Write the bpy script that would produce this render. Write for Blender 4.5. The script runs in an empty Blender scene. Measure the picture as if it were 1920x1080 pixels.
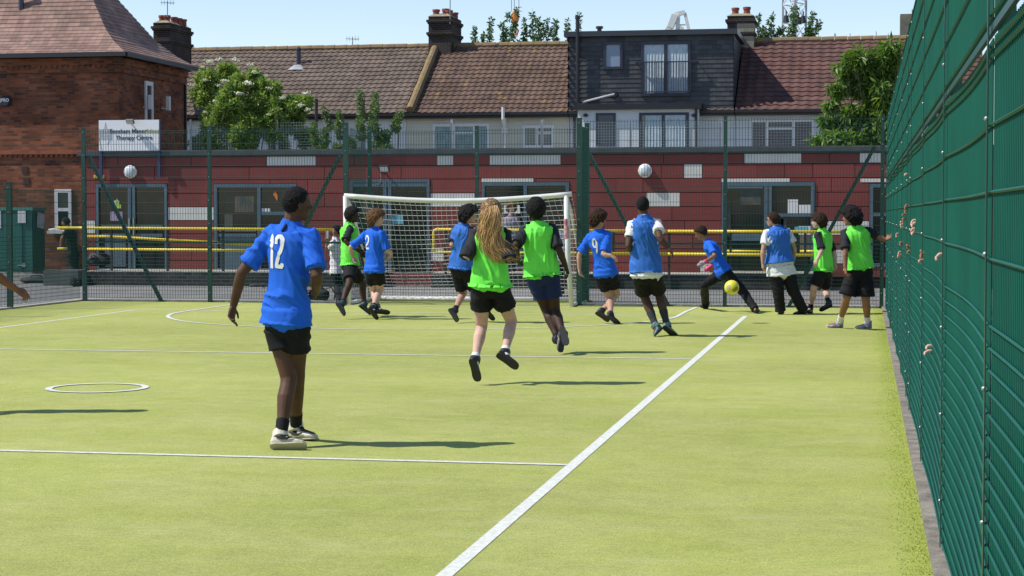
import bpy, bmesh, math, random
import numpy as np
from mathutils import Vector, noise
from mathutils.bvhtree import BVHTree
random.seed(7); rng = np.random.default_rng(7)
SC = bpy.context.scene; COL = SC.collection
R = math.radians

# ------------------------------------------------------------------ camera, sky, sun, exposure
F_PX, YAW, PITCH = 3488.0, 0.1866, 0.0397
cam_d = bpy.data.cameras.new('camera'); cam = bpy.data.objects.new('camera', cam_d); COL.objects.link(cam)
cam_d.sensor_width = 36; cam_d.lens = 36*F_PX/1920; cam_d.clip_end = 3000; cam_d.clip_start = 0.05
cam.location = (0, 0, 1.6); cam.rotation_euler = (math.pi/2-PITCH, 0, YAW)
SC.camera = cam
SUN_EL, SUN_AZ = R(50.7), R(16.3)          # shadows run along (cos az, sin az)
world = bpy.data.worlds.new('World'); SC.world = world; world.use_nodes = True
wn = world.node_tree.nodes; wl = world.node_tree.links
sky = wn.new('ShaderNodeTexSky'); sky.sky_type = 'NISHITA'; sky.sun_disc = False
sky.sun_elevation = SUN_EL; sky.sun_rotation = math.atan2(-math.cos(SUN_AZ), -math.sin(SUN_AZ))
sky.air_density = 1.0; sky.dust_density = 0.0; sky.ozone_density = 3.0
sm0 = wn.new('ShaderNodeMix'); sm0.data_type = 'RGBA'; sm0.blend_type = 'MULTIPLY'; sm0.inputs[0].default_value = 1; sm0.inputs[7].default_value = (1.07, .98, .98, 1); wl.new(sky.outputs[0], sm0.inputs[6]); wl.new(sm0.outputs[2], wn['Background'].inputs[0]); wn['Background'].inputs[1].default_value = 0.135
sd = bpy.data.lights.new('sun', 'SUN'); sd.energy = 4.4; sd.angle = R(0.53); sd.color = (1, .95, .87)
sun = bpy.data.objects.new('sun', sd); COL.objects.link(sun)
SUND = Vector((math.cos(SUN_EL)*math.cos(SUN_AZ), math.cos(SUN_EL)*math.sin(SUN_AZ), -math.sin(SUN_EL)))
sun.rotation_euler = SUND.to_track_quat('-Z', 'Y').to_euler(); sun.location = (-20, -10, 30)
SC.view_settings.view_transform = 'Standard'; SC.view_settings.look = 'None'
SC.view_settings.exposure = 0.32; SC.view_settings.gamma = 1
SC.render.engine = 'CYCLES'

# ------------------------------------------------------------------ measuring helpers (photo pixel + real depth -> metres)
_fw = np.array([-math.sin(YAW)*math.cos(PITCH), math.cos(YAW)*math.cos(PITCH), -math.sin(PITCH)])
_rt = np.array([math.cos(YAW), math.sin(YAW), 0.0]); _up = np.cross(_rt, _fw); _C = np.array([0, 0, 1.6])
def ray(px, py): return _fw+(px-960)/F_PX*_rt-(py-540)/F_PX*_up
def P(px, py, Y): d = ray(px, py); return _C+d*(Y/d[1])
def G(px, py, z=0.0): d = ray(px, py); return _C+d*((z-1.6)/d[2])
def X_(px, Y, py=400): return P(px, py, Y)[0]
def Z_(py, Y, px=960): return P(px, py, Y)[2]

# ------------------------------------------------------------------ materials
MATS = {}
def mat(name, col, rough=.6, metal=0., var=0., vscale=3., col2=None, bump=0., bscale=60., spec=.5, island=0., alpha=None, coords='Object', stretch=(1,1,1), fine=0., fscale=200., coat=0.):
    if name in MATS: return MATS[name]
    m = bpy.data.materials.new(name); m.use_nodes = True; MATS[name] = m
    nt = m.node_tree; n = nt.nodes; l = nt.links; b = n['Principled BSDF']
    b.inputs['Roughness'].default_value = rough; b.inputs['Metallic'].default_value = metal
    b.inputs['Specular IOR Level'].default_value = spec; b.inputs['Coat Weight'].default_value = coat
    col = (*col, 1); b.inputs['Base Color'].default_value = col
    tc = n.new('ShaderNodeTexCoord'); mp = n.new('ShaderNodeMapping'); l.new(tc.outputs[coords], mp.inputs[0]); mp.inputs['Scale'].default_value = stretch
    cur = None
    if var > 0 or col2:
        nz = n.new('ShaderNodeTexNoise'); nz.inputs['Scale'].default_value = vscale; nz.inputs['Detail'].default_value = 6; nz.inputs['Roughness'].default_value = .6
        l.new(mp.outputs[0], nz.inputs[0]); rp = n.new('ShaderNodeValToRGB'); l.new(nz.outputs[0], rp.inputs[0])
        c2 = (*col2, 1) if col2 else tuple([c*(1+var) for c in col[:3]]+[1]); c1 = col if col2 else tuple([c*(1-var) for c in col[:3]]+[1])
        rp.color_ramp.elements[0].position = .35; rp.color_ramp.elements[1].position = .65
        rp.color_ramp.elements[0].color = c1; rp.color_ramp.elements[1].color = c2
        cur = rp.outputs[0]
    def mulval(cur, sock, lo, hi):
        mr = n.new('ShaderNodeMapRange'); l.new(sock, mr.inputs[0]); mr.inputs[3].default_value = lo; mr.inputs[4].default_value = hi
        mx = n.new('ShaderNodeMix'); mx.data_type = 'RGBA'; mx.blend_type = 'MULTIPLY'; mx.inputs[0].default_value = 1
        if cur is None: mx.inputs[6].default_value = col
        else: l.new(cur, mx.inputs[6])
        l.new(mr.outputs[0], mx.inputs[7]); return mx.outputs[2]
    if island > 0:
        g = n.new('ShaderNodeNewGeometry'); cur = mulval(cur, g.outputs['Random Per Island'], 1-island, 1+island)
    if fine > 0:
        nf = n.new('ShaderNodeTexNoise'); nf.inputs['Scale'].default_value = fscale; nf.inputs['Detail'].default_value = 3; l.new(mp.outputs[0], nf.inputs[0])
        cur = mulval(cur, nf.outputs[0], 1-fine*2, 1+fine*2)
    if cur is not None: l.new(cur, b.inputs['Base Color'])
    if bump > 0:
        nb = n.new('ShaderNodeTexNoise'); nb.inputs['Scale'].default_value = bscale; nb.inputs['Detail'].default_value = 4; l.new(mp.outputs[0], nb.inputs[0])
        bp = n.new('ShaderNodeBump'); bp.inputs['Strength'].default_value = bump; bp.inputs['Distance'].default_value = .02; l.new(nb.outputs[0], bp.inputs['Height']); l.new(bp.outputs[0], b.inputs['Normal'])
    return m
def brick_mat(name, c1, c2, mortar, bw=.225, bh=.075, patch=None, squash=1):
    m = bpy.data.materials.new(name); m.use_nodes = True; MATS[name] = m
    nt = m.node_tree; n = nt.nodes; l = nt.links; b = n['Principled BSDF']; b.inputs['Roughness'].default_value = .9; b.inputs['Specular IOR Level'].default_value = .15
    tc = n.new('ShaderNodeTexCoord'); sp = n.new('ShaderNodeSeparateXYZ'); l.new(tc.outputs['Object'], sp.inputs[0])
    ad = n.new('ShaderNodeMath'); l.new(sp.outputs[0], ad.inputs[0]); l.new(sp.outputs[1], ad.inputs[1])
    cb = n.new('ShaderNodeCombineXYZ'); l.new(ad.outputs[0], cb.inputs[0]); l.new(sp.outputs[2], cb.inputs[1])
    bt = n.new('ShaderNodeTexBrick'); l.new(cb.outputs[0], bt.inputs['Vector'])
    bt.inputs['Scale'].default_value = 1; bt.inputs['Brick Width'].default_value = bw; bt.inputs['Row Height'].default_value = bh
    bt.inputs['Mortar Size'].default_value = .008; bt.inputs['Color1'].default_value = (*c1, 1); bt.inputs['Color2'].default_value = (*c2, 1); bt.inputs['Mortar'].default_value = (*mortar, 1); bt.inputs['Bias'].default_value = -.15
    nz = n.new('ShaderNodeTexNoise'); nz.inputs['Scale'].default_value = 1.1; nz.inputs['Detail'].default_value = 7; l.new(cb.outputs[0], nz.inputs[0])
    mr = n.new('ShaderNodeMapRange'); mr.inputs[1].default_value = .3; mr.inputs[2].default_value = .7; mr.inputs[3].default_value = .55; mr.inputs[4].default_value = 1.35; l.new(nz.outputs[0], mr.inputs[0])
    mx = n.new('ShaderNodeMix'); mx.data_type = 'RGBA'; mx.blend_type = 'MULTIPLY'; mx.inputs[0].default_value = 1
    l.new(bt.outputs[0], mx.inputs[6]); l.new(mr.outputs[0], mx.inputs[7]); l.new(mx.outputs[2], b.inputs['Base Color'])
    bp = n.new('ShaderNodeBump'); bp.inputs['Strength'].default_value = .5; bp.inputs['Distance'].default_value = .01; l.new(bt.outputs['Fac'], bp.inputs['Height']); bp.invert = True; l.new(bp.outputs[0], b.inputs['Normal'])
    return m
def tile_mat(name, c1, c2, tw, th, lichen=None, lamt=.0, dirt=.45):
    # each tile its own shade (object coordinates snapped to the tile grid), lichen in patches
    m = bpy.data.materials.new(name); m.use_nodes = True; MATS[name] = m
    nt = m.node_tree; n = nt.nodes; l = nt.links; b = n['Principled BSDF']; b.inputs['Roughness'].default_value = .85; b.inputs['Specular IOR Level'].default_value = .2
    tc = n.new('ShaderNodeTexCoord'); sn = n.new('ShaderNodeVectorMath'); sn.operation = 'SNAP'; l.new(tc.outputs['UV'], sn.inputs[0]); sn.inputs[1].default_value = (tw, th, 1)
    wnn = n.new('ShaderNodeTexWhiteNoise'); wnn.noise_dimensions = '3D'; l.new(sn.outputs[0], wnn.inputs[0])
    mx = n.new('ShaderNodeMix'); mx.data_type = 'RGBA'; mx.inputs[6].default_value = (*c1, 1); mx.inputs[7].default_value = (*c2, 1); l.new(wnn.outputs[0], mx.inputs[0])
    nz = n.new('ShaderNodeTexNoise'); nz.inputs['Scale'].default_value = .9; nz.inputs['Detail'].default_value = 8; nz.inputs['Roughness'].default_value = .65; l.new(tc.outputs['UV'], nz.inputs[0])
    mr = n.new('ShaderNodeMapRange'); mr.inputs[1].default_value = .3; mr.inputs[2].default_value = .7; mr.inputs[3].default_value = 1-dirt; mr.inputs[4].default_value = 1+dirt; l.new(nz.outputs[0], mr.inputs[0])
    m2 = n.new('ShaderNodeMix'); m2.data_type = 'RGBA'; m2.blend_type = 'MULTIPLY'; m2.inputs[0].default_value = 1; l.new(mx.outputs[2], m2.inputs[6]); l.new(mr.outputs[0], m2.inputs[7])
    out = m2.outputs[2]
    if lichen:
        nl = n.new('ShaderNodeTexNoise'); nl.inputs['Scale'].default_value = 1.7; nl.inputs['Detail'].default_value = 10; nl.inputs['Roughness'].default_value = .75; l.new(tc.outputs['UV'], nl.inputs[0])
        rr = n.new('ShaderNodeMapRange'); rr.inputs[1].default_value = .62-lamt; rr.inputs[2].default_value = .72-lamt; rr.inputs[4].default_value = .8; l.new(nl.outputs[0], rr.inputs[0])
        m3 = n.new('ShaderNodeMix'); m3.data_type = 'RGBA'; l.new(rr.outputs[0], m3.inputs[0]); l.new(out, m3.inputs[6]); m3.inputs[7].default_value = (*lichen, 1); out = m3.outputs[2]
    l.new(out, b.inputs['Base Color'])
    return m
def leaf_mat(name, c1, c2, trans=.42):
    m = bpy.data.materials.new(name); m.use_nodes = True; MATS[name] = m
    nt = m.node_tree; n = nt.nodes; l = nt.links; b = n['Principled BSDF']; b.inputs['Roughness'].default_value = .45
    g = n.new('ShaderNodeNewGeometry'); mx = n.new('ShaderNodeMix'); mx.data_type = 'RGBA'; mx.inputs[6].default_value = (*c1, 1); mx.inputs[7].default_value = (*c2, 1); l.new(g.outputs['Random Per Island'], mx.inputs[0])
    l.new(mx.outputs[2], b.inputs['Base Color']); t = n.new('ShaderNodeBsdfTranslucent')
    hs = n.new('ShaderNodeHueSaturation'); hs.inputs['Value'].default_value = 1.6; hs.inputs['Saturation'].default_value = 1.15; l.new(mx.outputs[2], hs.inputs['Color']); l.new(hs.outputs[0], t.inputs[0])
    ms = n.new('ShaderNodeMixShader'); ms.inputs[0].default_value = trans; l.new(b.outputs[0], ms.inputs[1]); l.new(t.outputs[0], ms.inputs[2]); l.new(ms.outputs[0], n['Material Output'].inputs[0])
    return m

# ------------------------------------------------------------------ mesh builder
def nrm(v): v = np.asarray(v, float); q = np.linalg.norm(v); return v/q if q > 1e-9 else v
class MB:
    def __init__(s): s.v = []; s.f = []; s.m = []; s.uv = None
    def add(s, vs, fs, mi=0):
        o = len(s.v); s.v.extend([tuple(map(float, x)) for x in vs]); s.f.extend([tuple(i+o for i in f) for f in fs]); s.m.extend([mi]*len(fs)); return s
    def box(s, x0, x1, y0, y1, z0, z1, mi=0):
        v = [(x, y, z) for x in (x0, x1) for y in (y0, y1) for z in (z0, z1)]
        return s.add(v, [(0,1,3,2), (4,6,7,5), (0,4,5,1), (2,3,7,6), (0,2,6,4), (1,5,7,3)], mi)
    def bar(s, a, b, w, h=None, upv=(0,0,1), mi=0):
        a = np.array(a, float); b = np.array(b, float); h = h or w; d = nrm(b-a); u = np.array(upv, float)
        if abs(d@nrm(u)) > .99: u = np.array([0, 1, 0.])
        sx = nrm(np.cross(d, u))*w/2; sy = nrm(np.cross(sx, d))*h/2
        v = [a-sx-sy, a+sx-sy, a+sx+sy, a-sx+sy, b-sx-sy, b+sx-sy, b+sx+sy, b-sx+sy]
        return s.add(v, [(3,2,1,0), (4,5,6,7), (0,1,5,4), (1,2,6,5), (2,3,7,6), (3,0,4,7)], mi)
    def tube(s, pts, rad, n=8, mi=0, cap=True, ell=None, round_cap=False):
        pts = [np.array(p, float) for p in pts]; k = len(pts)
        rad = [rad]*k if np.isscalar(rad) else list(rad)
        if round_cap:
            a = nrm(pts[0]-pts[1]); b = nrm(pts[-1]-pts[-2])
            pts = [pts[0]+a*rad[0]*.85, pts[0]+a*rad[0]*.5]+pts+[pts[-1]+b*rad[-1]*.5, pts[-1]+b*rad[-1]*.85]
            rad = [rad[0]*.45, rad[0]*.85]+rad+[rad[-1]*.85, rad[-1]*.45]; k += 4
        T = [nrm(pts[min(i+1, k-1)]-pts[max(i-1, 0)]) for i in range(k)]
        u = np.array([0, 0, 1.]) if abs(T[0][2]) < .9 else np.array([0, 1., 0]); u = nrm(u-(u@T[0])*T[0]); vs = []
        for i in range(k):
            u = nrm(u-(u@T[i])*T[i]); w = np.cross(T[i], u)
            for j in range(n):
                a = 2*math.pi*j/n; vs.append(pts[i]+rad[i]*(math.cos(a)*u+math.sin(a)*w))
        fs = [(i*n+j, i*n+(j+1) % n, (i+1)*n+(j+1) % n, (i+1)*n+j) for i in range(k-1) for j in range(n)]
        if cap: fs += [tuple(range(n))[::-1], tuple(range((k-1)*n, k*n))]
        return s.add(vs, fs, mi)
    def loft(s, rings, n=20, mi=0, power=2.2):
        vs = []; k = len(rings)
        for c, ax, ay, rx, ry in rings:
            c = np.array(c); ax = np.array(ax); ay = np.array(ay)
            for j in range(n):
                a = 2*math.pi*j/n; ca, sa = math.cos(a), math.sin(a)
                vs.append(c+ax*rx*math.copysign(abs(ca)**(2/power), ca)+ay*ry*math.copysign(abs(sa)**(2/power), sa))
        fs = [(i*n+j, i*n+(j+1) % n, (i+1)*n+(j+1) % n, (i+1)*n+j) for i in range(k-1) for j in range(n)]
        fs += [tuple(range(n))[::-1], tuple(range((k-1)*n, k*n))]
        return s.add(vs, fs, mi)
    def ball(s, c, r, axes=None, nu=12, nv=8, mi=0):
        r = (r, r, r) if np.isscalar(r) else r; A = np.eye(3) if axes is None else np.array(axes); c = np.array(c, float)
        vs = [c+A[2]*r[2]]
        for i in range(1, nv):
            t = math.pi*i/nv
            for j in range(nu):
                a = 2*math.pi*j/nu; vs.append(c+A[0]*r[0]*math.sin(t)*math.cos(a)+A[1]*r[1]*math.sin(t)*math.sin(a)+A[2]*r[2]*math.cos(t))
        vs.append(c-A[2]*r[2]); L = len(vs)-1
        fs = [(0, 1+j, 1+(j+1) % nu) for j in range(nu)]
        fs += [(1+i*nu+j, 1+(i+1)*nu+j, 1+(i+1)*nu+(j+1) % nu, 1+i*nu+(j+1) % nu) for i in range(nv-2) for j in range(nu)]
        fs += [(L, 1+(nv-2)*nu+(j+1) % nu, 1+(nv-2)*nu+j) for j in range(nu)]
        return s.add(vs, fs, mi)
    def build(s, name, mats, parent=None, smooth=False, kind=None, uvfun=None):
        me = bpy.data.meshes.new(name); off = np.array(parent_loc(parent)); v = np.array(s.v, float)-off
        me.from_pydata(v.tolist(), [], s.f)
        mats = mats if isinstance(mats, (list, tuple)) else [mats]
        for m in mats: me.materials.append(m)
        if len(mats) > 1: me.polygons.foreach_set('material_index', s.m)
        if smooth: me.polygons.foreach_set('use_smooth', [True]*len(me.polygons))
        if uvfun:
            ul = me.uv_layers.new(name='uv'); vi = np.empty(len(me.loops), dtype=np.int32); me.loops.foreach_get('vertex_index', vi)
            uv = np.array([uvfun(i) for i in range(len(s.v))])[vi]; ul.data.foreach_set('uv', uv.ravel())
        me.update(); o = bpy.data.objects.new(name, me); COL.objects.link(o)
        if parent: o.parent = parent
        if kind: o['kind'] = kind
        return o
def parent_loc(p):
    loc = np.zeros(3)
    while p is not None: loc = loc+np.array(p.location); p = p.parent
    return loc
def thing(name, loc, label, cat, group=None):
    o = bpy.data.objects.new(name, None); COL.objects.link(o); o.location = tuple(map(float, loc)); o.empty_display_size = .2
    o['label'] = label; o['category'] = cat
    if group: o['group'] = group
    return o
def tag(o, label, cat, group=None):
    o['label'] = label; o['category'] = cat
    if group: o['group'] = group
    return o
def text_mb(txt, size, origin, ax, ay, mi=0, depth=.004, align='CENTER', shear=0, mb=None, bold=0.0):
    c = bpy.data.curves.new('lettering', 'FONT'); c.body = txt; c.size = size; c.align_x = align; c.align_y = 'CENTER'; c.extrude = depth/2; c.shear = shear; c.offset = bold
    o = bpy.data.objects.new('lettering', c); COL.objects.link(o); dg = bpy.context.evaluated_depsgraph_get(); me = bpy.data.meshes.new_from_object(o.evaluated_get(dg))
    ax = np.array(ax, float); ay = np.array(ay, float); az = np.cross(ax, ay); origin = np.array(origin, float)
    mb = mb or MB(); mb.add([origin+ax*v.co.x+ay*v.co.y+az*v.co.z for v in me.vertices], [tuple(p.vertices) for p in me.polygons], mi)
    bpy.data.objects.remove(o); return mb

# ------------------------------------------------------------------ setting: ground, tarmac, turf, painted lines
turf_m = mat('turf', (.335,.372,.098), .95, col2=(.385,.402,.135), vscale=1.3, bump=.5, bscale=300, spec=.1, fine=.1, fscale=90, stretch=(.7,1,1))
def add_turf_detail(m):
    nt = m.node_tree; n = nt.nodes; l = nt.links; b = n['Principled BSDF']; src = b.inputs['Base Color'].links[0].from_socket
    tc = n.new('ShaderNodeTexCoord')
    for sc, lo, hi, a, bb in ((.22, .90, 1.1, .35, .65), (5, .93, 1.06, .3, .7), (24, .90, 1.10, .3, .7), (90, .74, 1.26, .32, .68), (420, .62, 1.38, .3, .7)):
        nz = n.new('ShaderNodeTexNoise'); nz.inputs['Scale'].default_value = sc; nz.inputs['Detail'].default_value = 3; l.new(tc.outputs['Object'], nz.inputs[0])
        mr = n.new('ShaderNodeMapRange'); mr.inputs[1].default_value = a; mr.inputs[2].default_value = bb; mr.inputs[3].default_value = lo; mr.inputs[4].default_value = hi; l.new(nz.outputs[0], mr.inputs[0])
        mx = n.new('ShaderNodeMix'); mx.data_type = 'RGBA'; mx.blend_type = 'MULTIPLY'; mx.inputs[0].default_value = 1; l.new(src, mx.inputs[6]); l.new(mr.outputs[0], mx.inputs[7]); src = mx.outputs[2]
    nz = n.new('ShaderNodeTexNoise'); nz.inputs['Scale'].default_value = 1.0; nz.inputs['Detail'].default_value = 6; nz.inputs['Roughness'].default_value = .7; mp = n.new('ShaderNodeMapping'); mp.inputs['Scale'].default_value = (1.3, 3.2, 1); l.new(tc.outputs['Object'], mp.inputs[0]); l.new(mp.outputs[0], nz.inputs[0])
    mr = n.new('ShaderNodeMapRange'); mr.inputs[1].default_value = .56; mr.inputs[2].default_value = .72; mr.inputs[4].default_value = .5; l.new(nz.outputs[0], mr.inputs[0])
    mx = n.new('ShaderNodeMix'); mx.data_type = 'RGBA'; l.new(mr.outputs[0], mx.inputs[0]); l.new(src, mx.inputs[6]); mx.inputs[7].default_value = (.47,.45,.24,1); src = mx.outputs[2]
    # greener unworn strip where nobody plays, beside the kerb
    sp = n.new('ShaderNodeSeparateXYZ'); l.new(tc.outputs['Object'], sp.inputs[0]); nz = n.new('ShaderNodeTexNoise'); nz.inputs['Scale'].default_value = 3; nz.inputs['Detail'].default_value = 5; l.new(tc.outputs['Object'], nz.inputs[0])
    ad = n.new('ShaderNodeMath'); ad.operation = 'MULTIPLY_ADD'; l.new(nz.outputs[0], ad.inputs[0]); ad.inputs[1].default_value = .5; l.new(sp.outputs[0], ad.inputs[2])
    mr = n.new('ShaderNodeMapRange'); mr.inputs[1].default_value = .30; mr.inputs[2].default_value = .5; mr.inputs[4].default_value = .3; l.new(ad.outputs[0], mr.inputs[0])
    mx = n.new('ShaderNodeMix'); mx.data_type = 'RGBA'; l.new(mr.outputs[0], mx.inputs[0]); l.new(src, mx.inputs[6]); mx.inputs[7].default_value = (.27,.36,.03,1); l.new(mx.outputs[2], b.inputs['Base Color'])
add_turf_detail(turf_m)
paint_m = mat('line_paint', (.60,.61,.55), .85, var=.16, vscale=25, bump=.3, bscale=200, fine=.1, fscale=60)
tarmac_m = mat('tarmac', (.17,.165,.155), .9, var=.18, vscale=1.2, bump=.4, bscale=120, fine=.15, fscale=90)
soil_m = mat('garden_ground', (.10,.11,.05), .95, var=.3, vscale=.8)
conc_m = mat('concrete', (.33,.31,.26), .9, var=.25, vscale=6, bump=.4, bscale=60)
def sheet(name, x0, x1, y0, y1, z, m, nx=1, ny=1):
    b = MB(); xs = np.linspace(x0, x1, nx+1); ys = np.linspace(y0, y1, ny+1)
    b.add([(x, y, z) for y in ys for x in xs], [(j*(nx+1)+i, j*(nx+1)+i+1, (j+1)*(nx+1)+i+1, (j+1)*(nx+1)+i) for j in range(ny) for i in range(nx)])
    return b.build(name, m, kind='structure')
sheet('ground', -900, 900, -300, 1500, -.012, soil_m)
sheet('tarmac_yard', -60, 40, -30, 58, -.006, tarmac_m)
TX0, TX1, TY1 = -14.12, .315, 32.22
b = MB(); b.add([(TX0,-8,0), (TX1,-8,0), (TX1,TY1,0), (-4.9,TY1,0), (-4.9,33.48,0), (-9.05,33.48,0), (-9.05,TY1,0), (TX0,TY1,0)], [(0,1,2,3,6,7), (3,4,5,6)])
b.build('turf', turf_m, kind='structure')
b = MB(); b.box(TX1, .58, -8, 32.3, -.05, .035); kerb = b.build('kerb', mat('kerb_concrete', (.20,.18,.145), .9, var=.35, vscale=7, bump=.5, bscale=60, fine=.2, fscale=50), kind='structure')
b = MB(); b.box(TX0-.12, -9.1, TY1, TY1+.12, -.05, .03); b.box(-4.85, .3, TY1, TY1+.12, -.05, .03); b.box(TX0-.12, TX0, -8, TY1, -.05, .03); b.box(-9.1, -4.85, 33.5, 33.6, -.05, .03)
b.build('turf_edging', conc_m, kind='structure')
b = MB()
for i in range(15000):
    y = 6.5+26*rng.random()**1.8; x = TX1-abs(rng.normal())*.075-.002
    if x < -.1: continue
    hgt = rng.uniform(.003, .007); a = rng.uniform(0, 6.28); w_ = rng.uniform(.0018, .0038); c_, s_ = math.cos(a)*w_, math.sin(a)*w_; lx, ly = rng.normal(size=2)*.004
    b.add([(x-c_, y-s_, 0), (x+c_, y+s_, 0), (x+lx, y+ly, hgt)], [(0,1,2)])
b.build('grass_tufts', mat('moss', (.33,.39,.075), .95, island=.2, spec=.1), kind='stuff')
def line_strip(b, pts, w, z=.005):
    pts = [np.array(p, float) for p in pts]; L = []; k = len(pts)
    for i in range(k):
        t = nrm(pts[min(i+1, k-1)]-pts[max(i-1, 0)]); n = np.array([-t[1], t[0]])*w/2; j = rng.uniform(-.004, .004)
        L += [(*(pts[i]+n*(1+j)), z), (*(pts[i]-n*(1+j)), z)]
    b.add(L, [(2*i, 2*i+1, 2*i+3, 2*i+2) for i in range(k-1)])
SLX, LSX, YA, YB, YC = -1.81, -11.95, 20.49, 11.67, 29.3
W = .065
b = MB(); line_strip(b, [(SLX, y) for y in np.arange(-6, YC+.04, 1.0)]+[(SLX, YC+.03)], W+.01, .003)
line_strip(b, [(LSX, y) for y in np.arange(-6, YC+.04, 1.0)]+[(LSX, YC+.03)], W, .003)
b.build('touchlines', paint_m, kind='structure')
b = MB(); [line_strip(b, [(LSX+W/2, y), (-7, y+.0), (SLX-W/2, y)], W, .0045) for y in (YA, YB)]; line_strip(b, [(LSX+W/2, YC), (-7, YC), (SLX-W/2, YC)], W*.9, .0045)
line_strip(b, [(-9.0, 31.55), (-4.95, 31.62)], W*.9, .0045)
b.build('cross_lines', paint_m, kind='structure')
b = MB(); arc = [(-10.95, 31.9), (-10.95, 30.5)]+[(-6.9-4.05*math.cos(a), 29.0-4.05*math.sin(a)) for a in np.linspace(0, math.pi, 40)]+[(-2.85, 30.5), (-2.8, 31.9)]
line_strip(b, arc, W, .006); b.build('penalty_area_line', paint_m, kind='structure')
b = MB(); line_strip(b, [(-6.91+.435*math.cos(a), 16.05+.44*math.sin(a)) for a in np.linspace(0, 2*math.pi, 49)], W, .007); b.build('penalty_spot_ring', paint_m, kind='structure')
b = MB(); line_strip(b, [(-14.7, 5), (-14.75, 32.6), (-14.3, 33.1), (-9.8, 33.1)], .07, .0); line_strip(b, [(-4, 33.1), (.2, 33.1)], .07, .0)
b.build('yard_line', paint_m, kind='structure')
b = MB(); line_strip(b, [(-2.2, 35.2), (1.5, 35.25)], .12, .0); b.build('yellow_yard_line', mat('yellow_paint', (.62,.43,.03), .7, var=.15), kind='structure')

# ------------------------------------------------------------------ green mesh fences
green_m = mat('fence_green', (.004,.045,.032), .42, var=.2, vscale=3, spec=.5)
gwire_m = mat('fence_wire_green', (.003,.078,.053), .55, spec=.2, var=.12, vscale=1.5)
ewire_m = mat('fence_wire_dark', (.006,.05,.036), .6, spec=.25)
bolt_m = mat('bolt_metal', (.28,.29,.28), .4, metal=.5)
def post(b, x, y, z1, w=.06, d=.06, faces=((0,-1),), step=.42, br=.011):
    b.box(x-w/2, x+w/2, y-d/2, y+d/2, 0, z1); b.box(x-w/2-.003, x+w/2+.003, y-d/2-.003, y+d/2+.003, z1+.001, z1+.016)
    z = z1-.07
    while z > .1:
        for fx, fy in faces: b.ball((x+fx*(w/2+.002), y+fy*(d/2+.002), z), br, nu=6, nv=4, mi=1)
        z -= step
def panel(b, A, B, z0, z1, dense_to=1.2, r=.0027, sx=.05, bow=0.0, nrm_=(0,-1), seg=1, hr=None):
    # welded mesh panel from A to B (x,y): upright wires sx apart, level wires 0.2 m apart, closer ones low down
    A = np.array(A, float); B = np.array(B, float); L = np.linalg.norm(B-A); n = np.array(nrm_, float); hr = hr or (.0052 if bow else r*1.25)
    def pos(t, z): q = A+(B-A)*t-n*bow*math.sin(math.pi*min(max(t, 0), 1))*(.6+.4*math.sin(z*1.3)); return np.array([q[0], q[1], z])
    k = int(L/sx)
    for i in range(1, k):
        t = i/k
        if bow: zs = np.linspace(z0, z1, 6); b.tube([pos(t, z) for z in zs], r, n=4, cap=False)
        else: b.bar(pos(t, z0), pos(t, z1), 2*r)
    zs = []; z = z0+.015
    while z < z1: zs.append(z); z += .0667 if z < dense_to else .2
    if z1-zs[-1] > .03: zs.append(z1-.03)
    for z in zs:
        for off in ((-r-hr), (r+hr)) if bow else ((-r-hr),):
            o = np.array([-n[0]*off, -n[1]*off, 0])
            b.tube([pos(t, z)+o for t in np.linspace(0, 1, seg+1)], hr, n=4, cap=False)
# end fence behind the goal, with the goal-mouth recess
H = 3.2
ef = thing('mesh_fence', (-6.9, 32.2, 0), 'tall dark green wire mesh fence with braces behind the goal', 'fence')
EY = 32.18; RY = 33.45
for x, y, h, w in ((-14.08,EY,3.17,.075), (-11.66,EY,3.18,.07), (-9.1,EY,3.22,.095), (-9.0,RY,3.2,.07), (-6.97,RY,3.2,.065), (-4.88,EY,3.26,.09), (-4.93,RY,3.23,.08), (-2.34,EY,3.27,.065), (.31,EY,3.27,.065)):
    b = MB(); post(b, x, y, h, w, .06); b.build('post', [green_m, bolt_m], ef)
for A, B, z1 in (((-14.04,EY-.035),(-11.7,EY-.035),3.14), ((-11.62,EY-.035),(-9.15,EY-.035),3.14), ((-8.96,RY-.035),(-7.0,RY-.035),3.14), ((-6.93,RY-.035),(-4.98,RY-.035),3.16), ((-4.83,EY-.035),(-2.38,EY-.035),3.24), ((-2.3,EY-.035),(.27,EY-.035),3.24)):
    b = MB(); panel(b, A, B, .06, 2.02); panel(b, (A[0],A[1]+.004), (B[0],B[1]+.004), 2.06, z1); b.build('mesh_panel', ewire_m, ef)
for x, xa in ((-9.05, -9.05), (-4.86, -4.9)):
    b = MB(); panel(b, (x, EY+.05), (xa, RY-.06), .06, 3.14, nrm_=(1,0)); b.build('mesh_panel', ewire_m, ef)
for (x0, y0), (x1, y1) in (((166,292),(303,566)), ((637,292),(503,566)), ((1103,285),(1254,573)), ((1640,275),(1478,575))):
    a = P(x0, y0, EY+.03); c = P(x1, y1, EY+.03); c[2] = 0.0
    b = MB(); b.bar(a, c, .06, .06, upv=(0,1,0)); b.box(c[0]-.07, c[0]+.07, c[1]-.06, c[1]+.06, 0, .012); b.build('brace', green_m, ef)
for x0, x1, y in ((-14.0,-11.7,EY), (-11.62,-9.15,EY), (-4.83,-2.38,EY), (-2.3,.27,EY)):
    b = MB(); b.box(x0, x1, y+.0, y+.02, 1.07, 1.105); b.build('rail', green_m, ef)
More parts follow.
